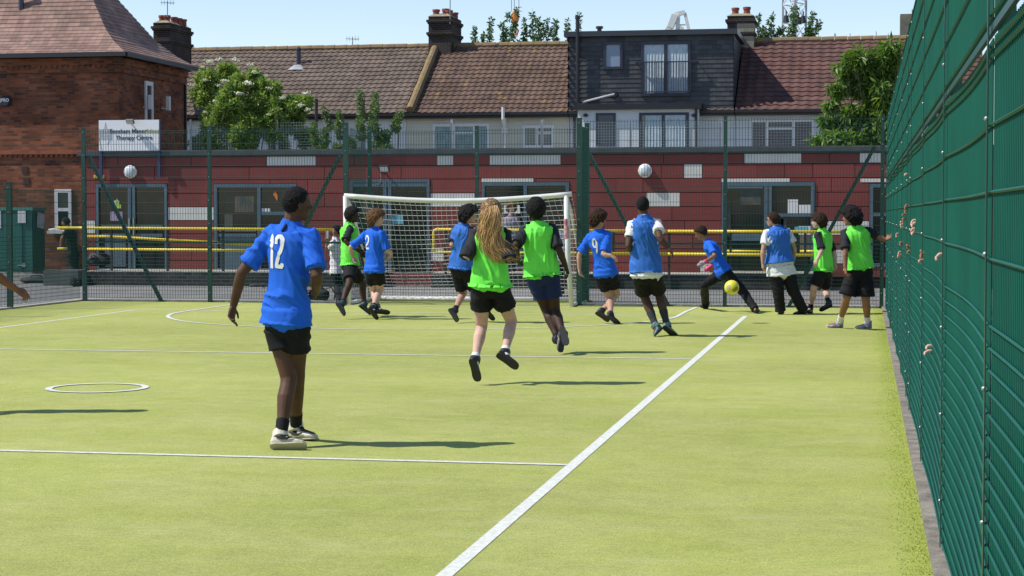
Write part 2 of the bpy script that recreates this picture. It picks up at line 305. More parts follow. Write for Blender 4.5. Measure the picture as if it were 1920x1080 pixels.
# lower side fence on the left
sf = thing('mesh_fence', (-14.1, 20, 0), 'low green wire mesh fence along the left touchline', 'fence')
for y in (29.3, 26.7, 24.1, 21.5, 18.9, 16.3): b = MB(); post(b, -14.17, y, 2.12, .09, .06, faces=((0,-1),)); b.build('post', [green_m, bolt_m], sf)
for y in (32.1, 29.26, 26.66, 24.06, 21.46, 18.86):
    b = MB(); panel(b, (-14.13, y), (-14.13, y-(2.8 if y > 32 else 2.52)), .06, 2.03, nrm_=(1,0)); b.build('mesh_panel', ewire_m, sf)
# long fence close on the right: posts, lower and upper panels, rail between them
rf = thing('mesh_fence', (.36, 16, 0), 'tall bright green mesh fence running away along the right kerb', 'fence')
FX = .372
ys = [2.75, 5.75, 8.85, 11.9, 14.95, 16.1, 18.4, 20.9, 23.4, 25.9, 28.4, 30.9]
for y in ys:
    b = MB(); post(b, FX+.045, y, 3.24, .05, .05, faces=()); z = 3.1
    b.box(FX-.012, FX-.008, y-.022, y+.022, .05, 3.2)
    while z > .1: b.ball((FX-.013, y, z), .0075, nu=8, nv=5, mi=1); z -= .405
    b.build('post', [green_m, bolt_m], rf)
e = [-.2]+ys+[32.12]
for i in range(len(e)-1):
    y0, y1 = e[i]+.003, e[i+1]-.003
    if y1-y0 < .5: bw = .004
    else: bw = rng.uniform(.014, .026)*min(1, (y1-y0)/3)
    if y1 < 1: continue
    b = MB(); panel(b, (FX+.008, y0), (FX+.008, y1), .05, 2.13, bow=bw, nrm_=(-1,0), seg=10, r=.0032, dense_to=1.25); b.build('mesh_panel', gwire_m, rf)
    b = MB(); panel(b, (FX+.008, y0), (FX+.008, y1), 2.178, 3.2, bow=bw*.15, nrm_=(-1,0), seg=8, r=.0032, dense_to=0); b.build('mesh_panel', gwire_m, rf)
    b = MB(); b.box(FX+.0, FX+.014, y0, y1, 2.142, 2.166); b.build('rail', green_m, rf)

# ------------------------------------------------------------------ low red school building behind the yard
BY = 41.0
blk = mat('grey_blue_frame', (.075,.115,.145), .45, var=.12)
glass_m = mat('dark_glass', (.010,.014,.016), .08, spec=.35)
coping_m = mat('coping_grey', (.045,.055,.06), .5, var=.2)
red_m = mat('red_cladding', (.19,.040,.036), .62, var=.12, vscale=.9, island=.10, spec=.3)
white_panel = mat('pale_cladding', (.56,.55,.50), .6, var=.06, island=.04)
dark_backing = mat('dark_backing', (.03,.012,.012), .9)
red_b = thing('school_building', (-8, BY+1, 0), 'low flat roofed building with red cladding panels and grey door frames', 'building')
bx = lambda px: X_(px, BY)
bz = lambda py, px=900: P(px, py, BY)[2]
BX0, BX1 = X_(153, BY), 6.0
b = MB(); b.box(BX0, BX1, BY+.05, BY+8, 0, 3.0); b.build('wall', dark_backing, red_b)
b = MB(); b.box(BX0-.06, BX1+.05, BY-.07, BY+8.1, 2.96, 3.05); b.box(BX0-.03, BX1, BY-.045, BY+.049, 2.93, 2.958); b.build('roof_edge', coping_m, red_b)
b = MB(); b.box(BX0, BX1, BY+.2, BY+7.8, 3.052, 3.09); b.build('roof', mat('felt_roof', (.10,.10,.10), .9, var=.2), red_b)
openings = [(179,315,344,509), (401,557,344,509), (655,807,335,517), (902,1068,341,505), (1352,1528,341,524), (1629,1690,344,500)]
op = [(bx(a), bx(c), bz(t2, (a+c)/2), bz(t1, (a+c)/2)) for a, c, t1, t2 in openings]
joints = [2.925, 2.70, 2.39, 2.075, 1.765, 1.455, 1.145, .835, .525, .23]
whites = [(500,593,0), (819,850,0), (918,1051,0), (1282,1316,1), (1395,1502,0), (1611,1655,0), (1212,1275,3), (315,401,4), (1550,1631,5), (1568,1581,7), (807,890,3), (807,832,7), (158,178,5), (1313,1331,8), (903,1000,2.1), (1353,1480,2.1), (1613,1700,2.1)]
cl = MB(); wp = MB(); lr = random.Random(3)
for k in range(len(joints)-1):
    z1, z0 = joints[k]-.008, joints[k+1]+.008
    ws = sorted([(bx(a), bx(c)) for a, c, r in whites if r == k]); x = BX0+.01; segs = []
    cuts = [w for w in ws]+[(1e9, 1e9)]
    for (wa, wb) in cuts:
        while x < min(wa, BX1)-.02:
            w = lr.choice([.6, .9, 1.2, 1.8, 1.8, 2.3]); x2 = min(x+w, wa, BX1)
            if min(wa, BX1)-x2 < .3: x2 = min(wa, BX1)
            segs.append((x, x2, 0)); x = x2
        if wa < 1e8: segs.append((wa, wb, 1)); x = wb
    for xa, xb, wh in segs:
        # clip by the openings
        rects = [(xa+.006, xb-.006, z0, z1)]
        for (oa, ob, oz0, oz1) in op:
            new = []
            for (a, c, q0, q1) in rects:
                if c <= oa or a >= ob or q1 <= oz0 or q0 >= oz1: new.append((a, c, q0, q1)); continue
                if a < oa: new.append((a, oa, q0, q1))
                if c > ob: new.append((ob, c, q0, q1))
                m0, m1 = max(a, oa), min(c, ob)
                if q1 > oz1: new.append((m0, m1, oz1, q1))
                if q0 < oz0: new.append((m0, m1, q0, oz0))
            rects = new
        for (a, c, q0, q1) in rects:
            if c-a > .03 and q1-q0 > .02:
                t = lr.uniform(-.002, .002); (MB() if wh else cl).box(a, c, BY+t, BY+.048, q0, q1) if not wh else MB().box(a, c, BY+t, BY+.048, q0, q1).build('pale_panel', white_panel, red_b)
for a, c, r in whites:
    if r == 2.1: zt = bz(335, a); MB().box(bx(a), bx(c), BY-.01, BY-.003, zt-.075, zt).build('pale_trim', white_panel, red_b)
cl.build('cladding', red_m, red_b); pass
def frame_bars(b, x0, x1, z0, z1, w, y0, y1, vs=(), hs=()):
    b.box(x0, x0+w, y0, y1, z0, z1); b.box(x1-w, x1, y0, y1, z0, z1); b.box(x0+w, x1-w, y0, y1, z1-w, z1); b.box(x0+w, x1-w, y0, y1, z0, z0+w)
    for v in vs: b.box(v-w/2, v+w/2, y0, y1, z0+w, z1-w)
    for h, a, c in hs: b.box(a, c, y0+.004, y1-.002, h-w/2, h+w/2)
def opening(nm, i, vs=(), hs=(), panels=(), lab=None, ww=.075):
    x0, x1, z0, z1 = op[i]; x0 += .012; x1 -= .012; z1 -= .01
    f = MB(); frame_bars(f, x0, x1, z0, z1, ww, BY-.02, BY+.046, vs, hs)
    for (a, c, q0, q1) in panels: f.box(a, c, BY+.015, BY+.046, q0, q1)
    fo = f.build(nm, blk, red_b)
    if lab: fo['label'] = lab
    g = MB(); g.box(x0+ww, x1-ww, BY+.035, BY+.047, z0+ww, z1-ww); g.build('glass', glass_m, fo)
    return fo, (x0, x1, z0, z1)
x0, x1, z0, z1 = op[0]; mid = bx(247)
d1, _ = opening('door', 0, (mid-.05, mid+.05), [(bz(425,200), bx(190), bx(305)), (bz(441,200), bx(190), bx(305))], [(bx(196), bx(235), bz(500,200), bz(441,200))])
b = MB(); b.box(bx(250), bx(253), BY-.06, BY-.02, 1.1, 1.5); b.box(bx(242), bx(245), BY-.06, BY-.02, 1.1, 1.5); b.build('handle', bolt_m, d1)
d2, _ = opening('door', 1, (bx(486),), [(bz(431,450), bx(410), bx(480)), (bz(400,500), bx(490), bx(550)), (bz(441,450), bx(410), bx(480))], [(bx(412), bx(482), bz(505,450), bz(441,450))])
d3, _ = opening('door', 2, (bx(722), bx(731)), [(bz(347,700), bx(657), bx(803))], [])
d4, _ = opening('window', 3, (bx(985),), [(bz(470,985), bx(910), bx(1060))], [])
d5, _ = opening('door', 4, (bx(1436), bx(1444)), [(bz(403,1480), bx(1446), bx(1522)), (bz(512,1400), bx(1360), bx(1430)), (bz(350,1400), bx(1360), bx(1430))], [(bx(1372), bx(1428), bz(452,1400), bz(438,1400))])
d6, _ = opening('window', 5, (), [(bz(402,1640), bx(1632), bx(1680))], [])
stuff_m = mat('room_clutter', (.16,.12,.08), .8, col2=(.03,.05,.05), vscale=2.2, stretch=(1,1,.6))
b = MB()
for a, c, t, u in ((1364,1370,378,442), (1388,1426,357,384), (1452,1470,405,440), (1456,1475,410,432), (420,436,402,425), (440,476,368,398), (1500,1520,430,470), (930,960,380,420), (1010,1020,360,400), (680,700,360,400)):
    b = MB(); b.box(bx(a), bx(c), BY+.028, BY+.034, bz(u, a), bz(t, a)); b.build('window_display', stuff_m, red_b)
pass
paper_m = mat('notice_paper', (.62,.62,.60), .8, var=.05); lilac = mat('lilac_paper', (.33,.25,.36), .8); cyan = mat('cyan_paper', (.10,.36,.45), .8)
def paper(nm, px0, px1, py0, py1, m, y=BY+.02):
    b = MB(); b.box(X_(px0, y), X_(px1, y), y, y+.006, P(px0, py1, y)[2], P(px0, py0, y)[2]); return b.build('notice', m, red_b)
paper('p', 1477, 1496, 374, 400, paper_m); paper('p', 1498, 1523, 384, 400, paper_m); paper('p', 214, 224, 376, 384, paper_m, BY+.022); paper('p', 207, 230, 397, 414, lilac, BY+.02); paper('p', 733, 756, 404, 420, cyan); paper('p', 945, 975, 385, 400, paper_m)
paper('p', 1490, 1515, 425, 436, cyan); paper('p', 1497, 1528, 424, 440, paper_m, BY+.026)
o = paper('p', 176, 196, 328, 334, mat('yellow_sticker', (.6,.45,.03), .6), BY-.012)
b = MB(); x, z = bx(219), bz(381, 219); b.add([(x-.07, BY+.012, z-.02), (x+.07, BY+.012, z-.02), (x, BY+.012, z+.12)], [(0,1,2)]); b.add([(x-.05, BY+.016, z-.12), (x+.1, BY+.016, z-.12), (x+.1, BY+.016, z-.03), (x-.05, BY+.016, z-.03)], [(0,1,2,3)]); b.build('notice', mat('lime_paper', (.35,.5,.08), .7), red_b)
b = MB(); x, z = bx(497), bz(394, 497)
for i in range(3): b.box(x-.09+i*.075, x-.03+i*.075, BY+.008, BY+.014, z-.04, z+.04)
b.build('notice', paper_m, red_b)
b = MB(); x, z = bx(516), bz(370, 516); b.add([(x, BY+.01, z+.17), (x-.05, BY+.01, z+.06), (x+.06, BY+.01, z-.1), (x+.05, BY+.01, z+.05)], [(0,1,2,3)]); b.build('window_sticker', mat('orange_sticker', (.6,.16,.02), .6), red_b)
# round bulkhead lamps, floodlight, number of small fittings
lamp_w = mat('lamp_white', (.72,.72,.69), .35)
for px, py, lab in ((243,322,'round white wall lamp above the left double door'), (1209,320,'round white wall lamp on red cladding right of the goal')):
    q = P(px, py, BY-.1); t = thing('wall_lamp', (q[0], BY, q[2]), lab, 'wall lamp', 'round wall lamps')
    b = MB(); rg = []
    for rr, yy in ((.15,0), (.155,-.05), (.15,-.075), (.125,-.085)): rg.append(((q[0], BY+yy-.001, q[2]), (1,0,0), (0,0,1), rr, rr))
    b.loft(rg, 28, power=2); b.build('base', lamp_w, t, smooth=True)
    b = MB(); b.loft([((q[0], BY+yy, q[2]), (1,0,0), (0,0,1), rr, rr) for rr, yy in ((.118,-.08), (.115,-.11), (.095,-.13), (.05,-.142), (.01,-.145))], 28, power=2); b.build('lamp_cover', mat('lamp_cover', (.55,.60,.62), .15, spec=.6), t, smooth=True)
def floodlight(px, py, Y, lab, tilt=.5, s=1):
    q = P(px, py, Y); t = thing('floodlight', (q[0], Y, q[2]), lab, 'floodlight')
    dk = mat('black_metal', (.02,.02,.022), .45)
    b = MB(); b.bar(q+np.array([-.12*s,.17,.04]), q+np.array([-.02*s,0,.02]), .04*s, .03*s); b.box(q[0]-.17*s, q[0]-.09*s, Y+.15, Y+.2, q[2]-.02*s, q[2]+.08*s); b.build('bracket', dk, t)
    b = MB(); c = q+np.array([.03, -.04, 0]); u = nrm([0, -math.cos(tilt), -math.sin(tilt)]); v = nrm([0, -math.sin(tilt), math.cos(tilt)])
    e = [c+np.array([a, 0, 0])*s+v*d*s+u*w*s for w in (-.03, .03) for d in (-.075, .075) for a in (-.11, .11)]
    b.add(e, [(0,2,3,1), (4,5,7,6), (0,1,5,4), (2,6,7,3), (0,4,6,2), (1,3,7,5)]); b.build('housing', dk, t)
    b = MB(); e = [c+np.array([a, 0, 0])*s+v*d*s+u*.034*s for d in (-.062, .062) for a in (-.095, .095)]; b.add(e, [(0,1,3,2)]); b.build('lens', mat('flood_glass', (.6,.62,.58), .2), t)
floodlight(719, 316, BY-.18, 'small black floodlight on red cladding above the dark doorway')
b = MB(); qq = P(714, 325, BY-.02); b.tube([qq, qq+np.array([-.0,0,-.18]), qq+np.array([-.04,0,-.25]), qq+np.array([-.12,0,-.24])], .006, n=5); tag(b.build('cable', mat('grey_cable', (.3,.3,.28), .6)), 'thin cable hanging below the small floodlight on red cladding', 'cable')
# sign board on two blue posts at the left end
SY = BY-.13
sg = thing('sign_board', (X_(243, SY), SY, 2.6), 'white school name board on two posts at the roof edge', 'sign')
sx0, sx1, sz0, sz1 = X_(187, SY), X_(299.5, SY), P(243, 282.5, SY)[2], P(243, 225, SY)[2]
b = MB(); b.box(sx0, sx1, SY-.012, SY+.012, sz0, sz1); b.build('board', mat('sign_white', (.74,.75,.76), .4), sg)
blu = mat('post_blue', (.03,.04,.12), .5)
for px in (189, 298): b = MB(); x = X_(px, SY); b.box(x-.03, x+.03, SY+.014, SY+.07, 2.45, sz1+.01); b.build('post', blu, sg)
ink = mat('sign_ink', (.06,.07,.09), .6); gold = mat('sign_gold', (.38,.36,.16), .6)
fs = .138; yy = SY-.017
zt = P(250, 246, SY)[2]; zb = P(250, 258.5, SY)[2]
mb = text_mb('Bensham Manor', fs, (X_(242, SY), yy, zt), (1,0,0), (0,0,1), bold=.002); mb.build('lettering', ink, sg); text_mb('Therapy Centre', fs, (X_(253, SY), yy, zb), (1,0,0), (0,0,1), bold=.002).build('lettering', ink, sg)
text_mb('School', fs*.85, (X_(286.5, SY), yy, zt), (1,0,0), (0,0,1), shear=.3, bold=.002).build('lettering', gold, sg)
b = MB(); cx = X_(199.5, SY); gq = mat('sign_grey', (.38,.40,.40), .6)
def ln(x0, z0_, x1, z1_, w=.012): b.bar((cx+x0, yy, zb+z0_), (cx+x1, yy, zb+z1_), w, .003, upv=(0,1,0))
for x in (-.1, -.05, 0, .05, .1): ln(x, -.02, x, .2)
for z in (-.02, .05, .13, .2): ln(-.12, z, .12, z)
ln(-.04,.2,0,.3); ln(.04,.2,0,.3); ln(-.16,.0,-.1,-.28); ln(.12,0,.04,-.15); ln(-.15,.22,-.15,-.05); ln(.15,.22,.15,-.05); ln(0,.3,0,.36)
b.build('emblem', gq, sg)
floodlight(243, 228, SY-.12, 'small floodlight on top of the white name board', .9, .8)
# ramp with retaining wall, yellow handrails
darkbrick = brick_mat('dark_brick', (.035,.036,.038), (.06,.055,.05), (.08,.08,.075))
RYY = 39.55
rm = thing('access_ramp', (-8, RYY, 0), 'raised walkway with dark brick retaining wall along the red building', 'ramp')
for a, c in ((155,709), (808,1345), (1345,1560)):
    b = MB(); x0, x1 = X_(a, RYY), X_(c, RYY); b.box(x0, x1, RYY, BY-.03, -.02, P((a+c)/2, 511 if a < 800 else (514 if a > 1300 else 515), RYY)[2]); b.build('retaining_wall', darkbrick, rm)
    b = MB(); z = P((a+c)/2, 511 if a < 800 else (514 if a > 1300 else 515), RYY)[2]; b.box(x0-.003, x1+.003, RYY+.01, BY-.035, z+.001, z+.02); b.build('walkway_slab', conc_m, rm)
b = MB(); b.box(X_(709.5, RYY+.5), X_(807.5, RYY+.5), RYY+.7, BY-.03, 0, .26); b.build('step', mat('step_red', (.16,.03,.03), .7, var=.1), rm)
yel = mat('yellow_rail', (.62,.47,.02), .4, var=.12, vscale=4); dkrail = mat('rail_post_black', (.015,.02,.025), .5)
def rail_line(b, pts, Y, r=.032): b.tube([P(x, y, Y) for x, y in pts], r, n=8)
h1 = thing('handrail', (X_(400, 39.6), 39.6, 0), 'yellow handrail with sloping lower rails, left of the goal', 'handrail', 'yellow ramp handrails')
for pts, Y in (([(108,427),(160,427.5),(400,429),(652,431)], 39.65), ([(158,443),(205,443.5),(300,449),(480,459)], 39.9), ([(108,466),(126,466.5)], 39.65), ([(158,467),(400,469),(480,470)], 39.7)):
    b = MB(); rail_line(b, pts, Y); b.build('rail', yel, h1, smooth=True)
for px in (160, 208, 313, 417, 520, 625):
    b = MB(); x = X_(px, 39.68); b.box(x-.025, x+.025, 39.68, 39.72, .3, P(px, 430, 39.7)[2]); b.build('upright', dkrail, h1)
h2 = thing('handrail', (X_(1200, 39.5), 39.5, 0), 'yellow double handrail with looped end, starting behind the goal net', 'handrail', 'yellow ramp handrails')
def rnd(x0, y0, x1, y1, r=6):
    return [(x1, y0), (x0+r, y0), (x0+r*.3, y0+r*.3), (x0, y0+r), (x0, y1-r), (x0+r*.3, y1-r*.3), (x0+r, y1), (x1, y1)]
b = MB(); rail_line(b, [(1250,433.5),(1000,431.5)]+rnd(813, 430, 1000, 473)[1:-1]+[(1000,474.5),(1250,476)], 39.45); b.build('rail', yel, h2, smooth=True)
b = MB(); rail_line(b, [(1252,433.5),(1640,435)], 39.45); rail_line(b, [(1252,476),(1560,479)], 39.45); rail_line(b, [(1358,470.5),(1450,471.5)], 40.6, .025); rail_line(b, [(1500,471),(1560,471)], 40.6, .025); b.build('rail', yel, h2, smooth=True)
for px in (835, 940, 1045, 1150, 1255, 1370, 1510):
    b = MB(); x = X_(px, 39.48); b.box(x-.025, x+.025, 39.49, 39.53, 0.05, P(px, 432, 39.5)[2]); b.build('upright', dkrail, h2)

# ------------------------------------------------------------------ old brick building with tiled hip roof (left)
brick1 = brick_mat('orange_brick', (.27,.088,.042), (.075,.034,.028), (.13,.09,.065))
NY = 48.0
CX = X_(225, NY); EZ = P(225, 106, NY)[2]; NYB = NY*(225-1619)/(357-1619.)
ob = thing('brick_building', (CX-4, NY+2.5, 0), 'orange brick building with steep clay tiled hip roof at the left', 'building')
b = MB(); b.box(CX-14, CX, NY, NYB, 0, EZ); b.build('wall', brick1, ob)
zc = P(80, 286, NY)[2]; b = MB(); b.box(CX-14, CX-.6, NY-.07, NY-.002, zc-.05, zc+.06)
for i in range(90): b.box(CX-14+i*.15, CX-14+i*.15+.07, NY-.045, NY-.003, zc-.13, zc-.052)
b.build('string_course', mat('string_brick', (.22,.07,.035), .9, var=.3), ob)
b = MB(); b.box(CX-14, CX+.1, NY-.12, NYB+.05, EZ-.22, EZ-.02); b.box(CX-14, CX+.06, NY-.07, NYB+.02, EZ-.42, EZ-.222)
for i in range(86): x = CX-14+i*.16; b.box(x, x+.075, NY-.10, NY-.071, EZ-.31, EZ-.222)
b.build('cornice', brick1, ob)
EO = .32
b = MB(); b.box(CX-14, CX+EO+.03, NY-EO-.1, NY-EO+.02, EZ-.02, EZ+.1); b.box(CX+EO-.06, CX+EO+.06, NY-EO+.022, NYB+EO, EZ-.02, EZ+.1); b.box(CX-.02, CX+.06, NYB-.08, NYB, .3, EZ-.43); b.build('gutter', mat('gutter_black', (.02,.02,.022), .4), ob)
# stepped tile courses: flatter at the eaves (bellcast), then steep
b = MB(); uv = []; z = EZ+.06; ins = 0; lvl = [(0, z)]
for i in range(46):
    sl = .62 if i < 4 else (.9 if i < 8 else 1.38); dz = .105*sl/math.hypot(1, sl)*1.45; ins += dz/sl; z += dz; lvl.append((ins, z))
x1, yA, yB, x0 = CX+EO, NY-EO, NYB+EO, CX-14
half = (yB-yA)/2
for i in range(len(lvl)-1):
    (i0, za), (i1, zb_) = lvl[i], lvl[i+1]
    if i1 >= half-.05: break
    lift = .028
    for side in range(3):
        if side == 0: A, B, C_, D = (x0, yA+i0), (x1-i0, yA+i0), (x1-i1, yA+i1), (x0, yA+i1)
        elif side == 1: A, B, C_, D = (x1-i0, yA+i0), (x1-i0, yB-i0), (x1-i1, yB-i1), (x1-i1, yA+i1)
        else: A, B, C_, D = (x1-i0, yB-i0), (x0, yB-i0), (x0, yB-i1), (x1-i1, yB-i1)
        nn = {0:(0,-1), 1:(1,0), 2:(0,1)}[side]
        A2 = (A[0]+nn[0]*lift+(lift if side == 0 else 0), A[1]+nn[1]*lift); B2 = (B[0]+nn[0]*lift, B[1]+nn[1]*lift)
        if side == 0: A2 = (A[0], A[1]-lift); B2 = (B[0]+lift, B[1]-lift)
        if side == 1: A2 = (A[0]+lift, A[1]-lift); B2 = (B[0]+lift, B[1]+lift)
        if side == 2: A2 = (A[0]+lift, A[1]+lift); B2 = (B[0], B[1]+lift)
        vs = [(*A2, za), (*B2, za), (*A2, za+.02), (*B2, za+.02), (*C_, zb_+.02), (*D, zb_+.02), (*A, za), (*B, za)]
        b.add(vs, [(0,1,3,2), (2,3,4,5), (6,7,1,0)])
        s_ = (lambda p: p[0]) if side != 1 else (lambda p: p[1]+50)
        uv += [(s_(p), i*.2+.02) for p in (A2, B2)]+[(s_(p), i*.2+.05) for p in (A2, B2)]+[(s_(C_), i*.2+.17), (s_(D), i*.2+.17), (s_(A), i*.2+.02), (s_(B), i*.2+.02)]
clay = tile_mat('clay_tiles', (.30,.19,.15), (.20,.13,.108), .17, .2, lichen=(.46,.30,.22), lamt=.04, dirt=.35)
def add_gaps(m, tw, depth=.35):
    nt = m.node_tree; n = nt.nodes; l = nt.links; bs = n['Principled BSDF']; src = bs.inputs['Base Color'].links[0].from_socket
    tc = n.new('ShaderNodeTexCoord'); sp = n.new('ShaderNodeSeparateXYZ'); l.new(tc.outputs['UV'], sp.inputs[0])
    fr = n.new('ShaderNodeMath'); fr.operation = 'FLOORED_MODULO'; l.new(sp.outputs[0], fr.inputs[0]); fr.inputs[1].default_value = tw
    lt = n.new('ShaderNodeMath'); lt.operation = 'LESS_THAN'; l.new(fr.outputs[0], lt.inputs[0]); lt.inputs[1].default_value = .012
    mx = n.new('ShaderNodeMix'); mx.data_type = 'RGBA'; mx.blend_type = 'MULTIPLY'; ml = n.new('ShaderNodeMath'); ml.operation = 'MULTIPLY'; ml.inputs[1].default_value = depth; l.new(lt.outputs[0], ml.inputs[0]); l.new(ml.outputs[0], mx.inputs[0]); l.new(src, mx.inputs[6]); mx.inputs[7].default_value = (0,0,0,1); l.new(mx.outputs[2], bs.inputs['Base Color'])
add_gaps(clay, .17)
b.build('roof', clay, ob, uvfun=lambda i: uv[i])
pv = mat('pvc_white', (.72,.72,.72), .35); dkp = mat('dark_interior', (.02,.025,.03), .15)
# window on the shaded side wall, low window at the front
ya, yb = NY*(225-1619)/(276-1619.), NY*(225-1619)/(291-1619.); ztop = 1.6+(401.6-140)/3488*(ya+yb)/2*1.0; zbot = 1.6+(401.6-235)/3488*(ya+yb)/2
w = MB(); w.box(CX+.003, CX+.05, ya, ya+.09, zbot, ztop); w.box(CX+.003, CX+.05, yb-.09, yb, zbot, ztop); w.box(CX+.003, CX+.05, ya+.09, yb-.09, ztop-.12, ztop); wo = w.build('window', pv, ob)
w = MB(); w.box(CX+.003, CX+.012, ya+.09, yb-.09, zbot, ztop-.12); w.build('pane', dkp, wo)
def window(parent, px0, px1, py0, py1, Y, fm, gm, vs=(), hs=(), fw_=.06, proud=.05, name='window', pane_m=None, curtains=None):
    c = (px0+px1)/2; x0, x1, z0, z1 = X_(px0, Y), X_(px1, Y), P(c, py1, Y)[2], P(c, py0, Y)[2]
    f = MB(); frame_bars(f, x0, x1, z0, z1, fw_, Y-proud, Y-.002, [X_(v, Y) for v in vs], [(P(c, h, Y)[2], X_(a, Y), X_(d, Y)) for h, a, d in hs]); fo = f.build(name, fm, parent)
    g = MB(); g.box(x0+fw_*.9, x1-fw_*.9, Y-.012, Y-.003, z0+fw_*.9, z1-fw_*.9); g.build('pane', gm, fo)
    if curtains:
        for a, d, m in curtains:
            q = MB(); xa, xb = X_(a, Y), X_(d, Y); k = max(6, int((xb-xa)/.035)); xs = np.linspace(xa, xb, k+1)
            vs_ = [(x, Y-.016-.008*(1+math.sin(i*1.9+x*7)), zz) for i, x in enumerate(xs) for zz in (z0+fw_, z1-fw_)]
            q.add(vs_, [(2*i, 2*i+2, 2*i+3, 2*i+1) for i in range(k)]); q.build('curtain', m, fo)
    return fo
window(ob, 104, 135, 355, 437, NY-.0, pv, dkp, (), [(393,107,133)], .09)
b = MB(); 
for px, py in ((46,318), (49,340), (5,140)): x, _, z = P(px, py, NY-.02); b.box(x-.09, x+.09, NY-.02, NY-.001, z-.09, z+.09)
b.build('air_brick', mat('air_brick', (.05,.03,.025), .9), ob)
b = MB(); x, _, z = P(99, 434, 47.6); b.box(x-.22, x+.3, 47.7, 47.98, z-.06, z+.02); b.tube([(x-.2, 47.8, z+.04), (x-.05, 47.8, z+.06), (x+.1, 47.82, z+.04)], .03, n=8); tag(b.build('wall_shelf', lamp_w), 'white ledge on the brick wall right of the green container', 'ledge')
b = MB(); x, _, z = P(8, 190, NY-.12); b.loft([((x, NY+dy, z), (1,0,0), (0,0,1), r_, r_) for dy, r_ in ((-.002,.17), (-.08,.17), (-.12,.13))], 6, power=2); al = b.build('alarm_box', mat('alarm_dark', (.03,.03,.04), .4)); tag(al, 'dark hexagonal alarm box high on the brick wall', 'alarm box')
mb = text_mb('JPRO', .12, (x+.01, NY-.124, z+.03), (1,0,0), (0,0,1), bold=.003); mb.build('lettering', lamp_w, al)
for px, py, lab in ((282,182,'small white aerial box beside the side window of the brick building'), (318,185,'small white aerial box on the shaded brick side wall')):
    yy_ = NY*(225-1619)/((px-8)-1619.); z = 1.6+(401.6-py)/3488*yy_; t = thing('aerial_box', (CX, yy_, z), lab, 'aerial')
    b = MB(); b.box(CX+.16, CX+.26, yy_-.06, yy_+.06, z-.18, z+.22); b.build('housing', pv, t)
    b = MB(); b.bar((CX, yy_, z-.12), (CX+.2, yy_, z-.12), .03); b.build('bracket', pv, t)
t = thing('flue_pipe', (*G(40,20,0)[:2]*0+np.array([X_(40, NY+1.2), NY+1.2]), 7), 'dark flue pipe on the clay tiled roof', 'flue pipe'); q = P(40, 30, NY+1.15); t.location = tuple(q)
b = MB(); b.tube([q+np.array([0,0,-.35]), q+np.array([0,0,.9])], .075, n=12); b.tube([q+np.array([0,0,.9]), q+np.array([0,0,1.0])], .1, n=12); b.build('pipe', mat('pipe_dark', (.03,.035,.06), .35), t, smooth=False)
b = MB(); lead = mat('lead', (.36,.37,.39), .5, var=.2)
b.loft([(q+np.array([0,0,-.12]), (1,0,0), (0,1,0), .1, .1), (q+np.array([0,-.12,-.3]), (1,0,0), (0,1,0), .25, .2)], 14); b.build('flashing', lead, t)

# ------------------------------------------------------------------ terrace of houses behind
HY = 64.0; RGY = 68.0; EVZ = 5.12; RGZ = 7.83
def tiled_slope(name, parent, x0, x1, m, y0=HY-.32, z0=EVZ, y1=RGY, z1=RGZ, course=.30, tw=.23, amp=.022, nx_per=6, x0top=None):
    L = math.hypot(y1-y0, z1-z0); n = int(L/course); xs = np.arange(x0, x1+.001, tw/nx_per); nx_ = len(xs)
    ph = (xs/tw) % 1.0; wave = amp*np.where(ph < .62, np.cos((ph/.62-.5)*math.pi)*1.0, -.25*np.sin((ph-.62)/.38*math.pi))
    ny_, nz_ = -(z1-z0)/L, (y1-y0)/L
    V = []; uv = []
    sag = lambda x: .012*np.sin(x*.7)+.008*np.sin(x*1.9+1)
    for k in range(n):
        for t, h in ((k/n, .034), ((k+1)/n, .0), ):
            y = y0+(y1-y0)*t+ny_*(wave+h); z = z0+(z1-z0)*t+nz_*(wave+h)+sag(xs)
            jit = 0
            V.append(np.stack([xs, y, z], 1)); uv.append(np.stack([xs, np.full(nx_, k*.3+(.05 if h else .25))], 1))
    V = np.concatenate(V); uv = np.concatenate(uv); F = []
    for r_ in range(2*n-1):
        a = r_*nx_
        if r_ % 2 == 0 or True:
            for i in range(nx_-1): F.append((a+i, a+i+1, a+nx_+i+1, a+nx_+i))
    me = bpy.data.meshes.new(name); off = parent_loc(parent); me.from_pydata((V-off).tolist(), [], F); me.materials.append(m)
    ul = me.uv_layers.new(name='uv'); vi = np.empty(len(me.loops), dtype=np.int32); me.loops.foreach_get('vertex_index', vi); ul.data.foreach_set('uv', uv[vi].ravel())
    o = bpy.data.objects.new(name, me); COL.objects.link(o); o.parent = parent; return o
tA = tile_mat('brown_roof_tiles', (.155,.118,.092), (.115,.088,.072), .23, .3, lichen=(.30,.20,.05), lamt=-.01, dirt=.28)
tB = tile_mat('brown_roof_tiles_lichen', (.135,.088,.066), (.10,.066,.052), .23, .3, lichen=(.36,.22,.05), lamt=.05, dirt=.3)
tC = tile_mat('red_roof_tiles', (.128,.067,.056), (.092,.050,.044), .34, .3, lichen=(.25,.13,.05), lamt=-.03, dirt=.2)
cream = mat('cream_render', (.60,.57,.46), .85, var=.06, vscale=1.5, bump=.2, bscale=30); whiter = mat('white_render', (.66,.68,.70), .85, var=.05, vscale=1.5, bump=.2, bscale=30); gutter = mat('gutter', (.012,.012,.014), .4)
hx = lambda px, Y=HY: X_(px, Y)
teal = mat('blue_net_curtain', (.16,.26,.27), .3, var=.25, vscale=5); dkc = mat('pane_dark', (.05,.08,.10), .08, spec=.7); brc = mat('brown_curtain', (.12,.10,.10), .5, var=.2, vscale=8)
net = mat('white_curtain', (.42,.50,.55), .7, var=.12, vscale=8)
